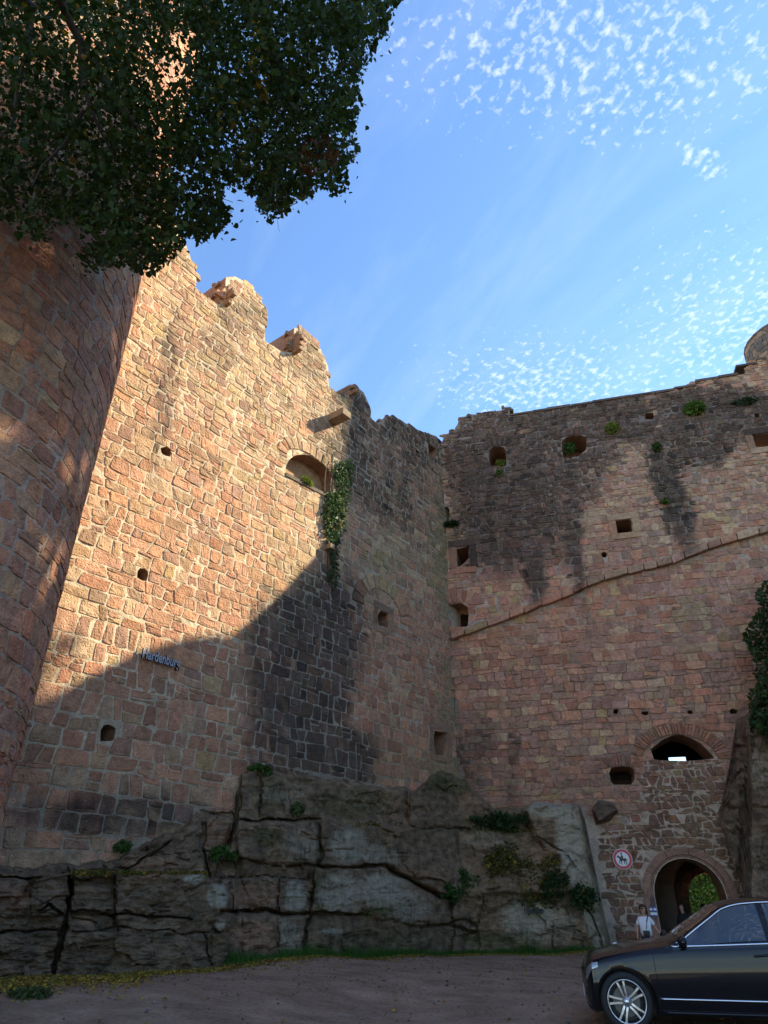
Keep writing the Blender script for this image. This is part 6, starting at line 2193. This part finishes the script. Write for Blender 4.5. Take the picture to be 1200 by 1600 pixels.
cmr = thing('handheld_item', 'small dark item held low in the hand of the woman in white', 'item', tuple(hp))
mb = MB(); mb.box(hp, (.13, .06, .085), .3); mb.build('item_case', M['trim'], cmr)
mb = MB(); mb.tube([(hp[0], hp[1] - .02, hp[2]), (hp[0], hp[1] - .09, hp[2])], [.032, .030], 10); mb.build('item_knob', M['trim'], cmr)
# two more people inside the passage
q = at(1064, 1412, 25.6)
person('dark-haired woman in a dark v-neck top standing in the shadow of the gate passage', float(q[0]), float(q[1]), float(q[2]), rad(35),
       {-1: ((-.22, .0, 1.08), (-.20, .16, .92), (-.18, .24, .86)), 1: ((.22, -.02, 1.07), (.24, .06, .86), (.24, .10, .75))}, M['dark_cloth'], M['dark_cloth'], turn=rad(40), short_sleeves=False, glasses=False, stride=.05)
q = at(1098, 1413, 29.0)
person('person in dark clothes farther back in the gate passage before the greenery', float(q[0]), float(q[1]), float(q[2]), rad(170),
       {-1: ((-.22, .0, 1.07), (-.23, .06, .86), (-.23, .10, .75)), 1: ((.22, -.02, 1.07), (.24, .06, .86), (.24, .10, .75))}, M['dark_cloth'], M['dark_cloth'], short_sleeves=False, glasses=False, stride=.1)

# ------------------------------------------------------------------ signs and lettering
M['sign_red'] = plain('sign_red', (0.48, 0.02, 0.03), 0.4)
M['sign_white'] = plain('sign_white', (0.72, 0.73, 0.73), 0.4)
M['sign_black'] = plain('sign_black', (0.012, 0.012, 0.014), 0.5)
M['sign_blue'] = plain('marker_blue', (0.03, 0.07, 0.30), 0.4)


def wall_shape(wall, s, z, poly, d0, d1, parent, name, mat, sx=1.0):
    """flat shape of some thickness standing on a wall; the shape's x runs to the right as one faces it"""
    n = len(poly)
    mb = MB()
    mb.add([wall.P(s + p[0] * sx, z + p[1], d) for d in (d1, d0) for p in poly], [tuple(range(n)), tuple(range(2 * n - 1, n - 1, -1))] + [(k, n + k, n + (k + 1) % n, (k + 1) % n) for k in range(n)])
    return mb.build(name, mat, parent)


def ring(wall, s, z, r0, r1, d0, d1, parent, name, mat, n=40):
    mb = MB()
    c = [(math.cos(2 * math.pi * k / n), math.sin(2 * math.pi * k / n)) for k in range(n)]
    mb.add([wall.P(s + r * a, z + r * b, d) for r, d in ((r1, d0), (r1, d1), (r0, d1), (r0, d0)) for a, b in c], [(i * n + k, i * n + (k + 1) % n, (i + 1) * n + (k + 1) % n, (i + 1) * n + k) for i in range(3) for k in range(n)])
    return mb.build(name, mat, parent)


ss, sz = WR.hit(972.5, 1342.5)
r_ = 0.30
sign = thing('round_sign', 'round red-rimmed traffic sign forbidding horse riders on the rubble wall left of the gate', 'sign', tuple(WR.P(ss, sz, 0.09)))
circ = [(math.cos(2 * math.pi * k / 40), math.sin(2 * math.pi * k / 40)) for k in range(40)]
wall_shape(WR, ss, sz, [(r_ * a, r_ * b) for a, b in circ], 0.085, 0.092, sign, 'sign_plate', M['sign_white'])
ring(WR, ss, sz, r_ * 0.70, r_ * 0.955, 0.09, 0.096, sign, 'red_ring', M['sign_red'])
HORSE = [(-.72, .30), (-.60, .50), (-.53, .62), (-.47, .50), (-.30, .32), (-.16, .17), (.15, .13), (.36, .17), (.46, .10), (.62, .02), (.68, -.14), (.58, -.06), (.47, -.02), (.45, -.14), (.56, -.32), (.50, -.62), (.40, -.62), (.43, -.34), (.30, -.18), (.24, -.36), (.30, -.58), (.22, -.64), (.14, -.36), (.12, -.13),
         (-.12, -.13), (-.14, -.36), (-.08, -.60), (-.17, -.63), (-.24, -.36), (-.27, -.10), (-.42, -.26), (-.37, -.48), (-.46, -.53), (-.54, -.24), (-.38, .0), (-.44, .12), (-.52, .28), (-.66, .22)]
RIDER = [(-.16, .55), (.04, .55), (.10, .38), (.10, .14), (.0, .02), (-.10, -.24), (-.20, -.24), (-.14, -.04), (-.08, .12), (-.12, .24), (-.30, .26), (-.30, .33), (-.16, .38)]
wall_shape(WR, ss, sz - .015, [(a * r_ * .78, b * r_ * .78) for a, b in HORSE], 0.0925, 0.0965, sign, 'horse_symbol', M['sign_black'])
wall_shape(WR, ss, sz - .015, [(a * r_ * .78, b * r_ * .78) for a, b in RIDER], 0.0935, 0.0985, sign, 'rider_symbol', M['sign_black'])
wall_shape(WR, ss - .06 * r_, sz + .52 * r_ - .0, [(.10 * r_ * a, .10 * r_ * b) for a, b in circ[::3]], 0.0935, 0.0985, sign, 'rider_head', M['sign_black'])
mb = MB()
for dz in (-.14, .14):
    mb.tube([WR.P(ss, sz + dz, -.02), WR.P(ss, sz + dz, .086)], .02, 6)
mb.build('bracket', M['steel'], sign)
# plates on the left gate jamb
for (u, v, rr, lab) in ((1019, 1405, .065, 'upper small dark round plaque on the left gate jamb'), (1019.5, 1413.5, .07, 'lower small dark round plaque on the left gate jamb')):
    s_, z_ = WR.hit(u, v, .1)
    pl = thing('plaque', lab, 'plaque', tuple(WR.P(s_, z_, .1)), 'round plaques on the gate jamb')
    wall_shape(WR, s_, z_, [(rr * a, rr * b) for a, b in circ[::2]], .092, .112, pl, 'disc', plain('plaque_brown', (.05, .03, .03), .5))
    ring(WR, s_, z_, rr * .8, rr, .112, .116, pl, 'plaque_rim', plain('plaque_rim', (.10, .05, .05), .5), 20)
s_, z_ = WR.hit(1021, 1425, .1)
mk = thing('trail_marker', 'blue and white trail marker plate on the left gate jamb', 'trail marker', tuple(WR.P(s_, z_, .1)))
wall_shape(WR, s_, z_, [(-.10, -.12), (.10, -.12), (.10, .14), (-.10, .14)], .093, .104, mk, 'plate', M['sign_blue'])
for za, zb2 in ((-.08, -.01), (.045, .10)):
    wall_shape(WR, s_, z_, [(-.098, za), (.098, za), (.098, zb2), (-.098, zb2)], .1045, .108, mk, 'white_stripe', M['sign_white'])
wall_shape(WR, s_, z_, [(-.02, .045), (.02, .045), (.02, .10), (-.02, .10)], .1085, .111, mk, 'blue_gap', M['sign_blue'])


def letters(root, text, p0, p1, up, nrm, size, depth, mats, bold=0.018):
    """each letter a body of its own, set along p0-p1"""
    def glyph(txt):
        cu = bpy.data.curves.new('glyph', 'FONT'); cu.body = txt; cu.size = 1.0; cu.extrude = 0.5; cu.offset = bold; cu.resolution_u = 3
        o = bpy.data.objects.new('glyph', cu); COL.objects.link(o)
        dg = bpy.context.evaluated_depsgraph_get()
        me = bpy.data.meshes.new_from_object(o.evaluated_get(dg))
        bpy.data.objects.remove(o)
        return me
    def width(txt):
        me = glyph(txt)
        v = np.array([q.co for q in me.vertices])
        return v[:, 0].max()
    total = width(text)
    ax = (p1 - p0); L = np.linalg.norm(ax); ax = ax / L
    for i, ch in enumerate(text):
        me = glyph(ch)
        v = np.array([q.co for q in me.vertices])
        xoff = (width(text[:i + 1]) - v[:, 0].max())
        X = (v[:, 0] + xoff) / total * L
        W_ = p0 + ax[None] * X[:, None] + np.array(up)[None] * (v[:, 1] * size)[:, None] + np.array(nrm)[None] * ((v[:, 2] / 1.0 + .5) * depth)[:, None]
        me.vertices.foreach_set('co', W_.ravel())
        me.materials.clear()
        me.materials.append(mats[0]); me.materials.append(mats[1])
        me.update()
        for pg in me.polygons:
            pg.material_index = 0 if pg.normal @ Vector(nrm) > .7 else 1
        me.name = 'letter'
        put('letter', me, None, root)


M['letter_face'] = plain('letter_grey', (0.42, 0.43, 0.45), 0.4, 0.3)
sa_, za_ = WL.hit(216, 1029); sb_, zb2 = WL.hit(275, 1045)
hb = thing('wall_lettering', 'grey metal lettering reading Hardenburg fixed on the pink castle wall', 'lettering', tuple(WL.P(sa_, za_, .1)))
zz = (za_ + zb2) / 2
letters(hb, 'Hardenburg', WL.P(sa_, zz, .08), WL.P(sb_, zz, .08), (0, 0, 1), NL, 0.33, 0.05, (M['letter_face'], M['sign_black']))
mb = MB()
for s_ in np.linspace(sa_, sb_, 6):
    mb.tube([WL.P(s_, zz + .08, -.02), WL.P(s_, zz + .08, .09)], .008, 5)
mb.build('stand_off', M['steel'], hb)
iu = [int(round((q + 200) / 2.4)) for q in (820, 848)]
colm = rock_P[iu[0]:iu[1] + 1]
row = int(np.argmin(np.abs(project(colm[4])[:, 1] - 1424)))
yf = colm[:, row - 3:row + 2, 1].min() - 0.03
pa_, pb_ = at(819, 1427, yf), at(849, 1427, yf)
hg = thing('rock_lettering', 'small black lettering reading Halsgraben on the pale rock', 'lettering', tuple(pa_))
letters(hg, 'Halsgraben', pa_, pb_, (0, 0, 1), (0, -1, 0), 0.26, 0.03, (M['sign_black'], M['sign_black']), 0.02)
mb = MB()
for t_ in (.1, .5, .9):
    p_ = pa_ + (pb_ - pa_) * t_ + np.array((0, 0, .06))
    mb.tube([p_, p_ + np.array((0, .35, 0))], .008, 5)
mb.build('stand_off', M['steel'], hg)
# low white rounded stone by the way
wp = at(962, 1478, 20.0)
wz = float(ground_z(wp[0], wp[1]))
bol = thing('bollard', 'low white rounded bollard beside the way behind the car bonnet', 'bollard', (float(wp[0]), float(wp[1]), wz))
mb = MB()
prof = [(.085, wz - .05), (.085, wp[2] - .02), (.082, wp[2] + .02), (.06, wp[2] + .06), (.03, wp[2] + .078), (.005, wp[2] + .082)]
n = 16
mb.add([(wp[0] + r * math.cos(2 * math.pi * k / n), wp[1] + r * math.sin(2 * math.pi * k / n), z) for r, z in prof for k in range(n)], [(i * n + k, i * n + (k + 1) % n, (i + 1) * n + (k + 1) % n, (i + 1) * n + k) for i in range(len(prof) - 1) for k in range(n)])
mb.build('post', M['sign_white'], bol, True)
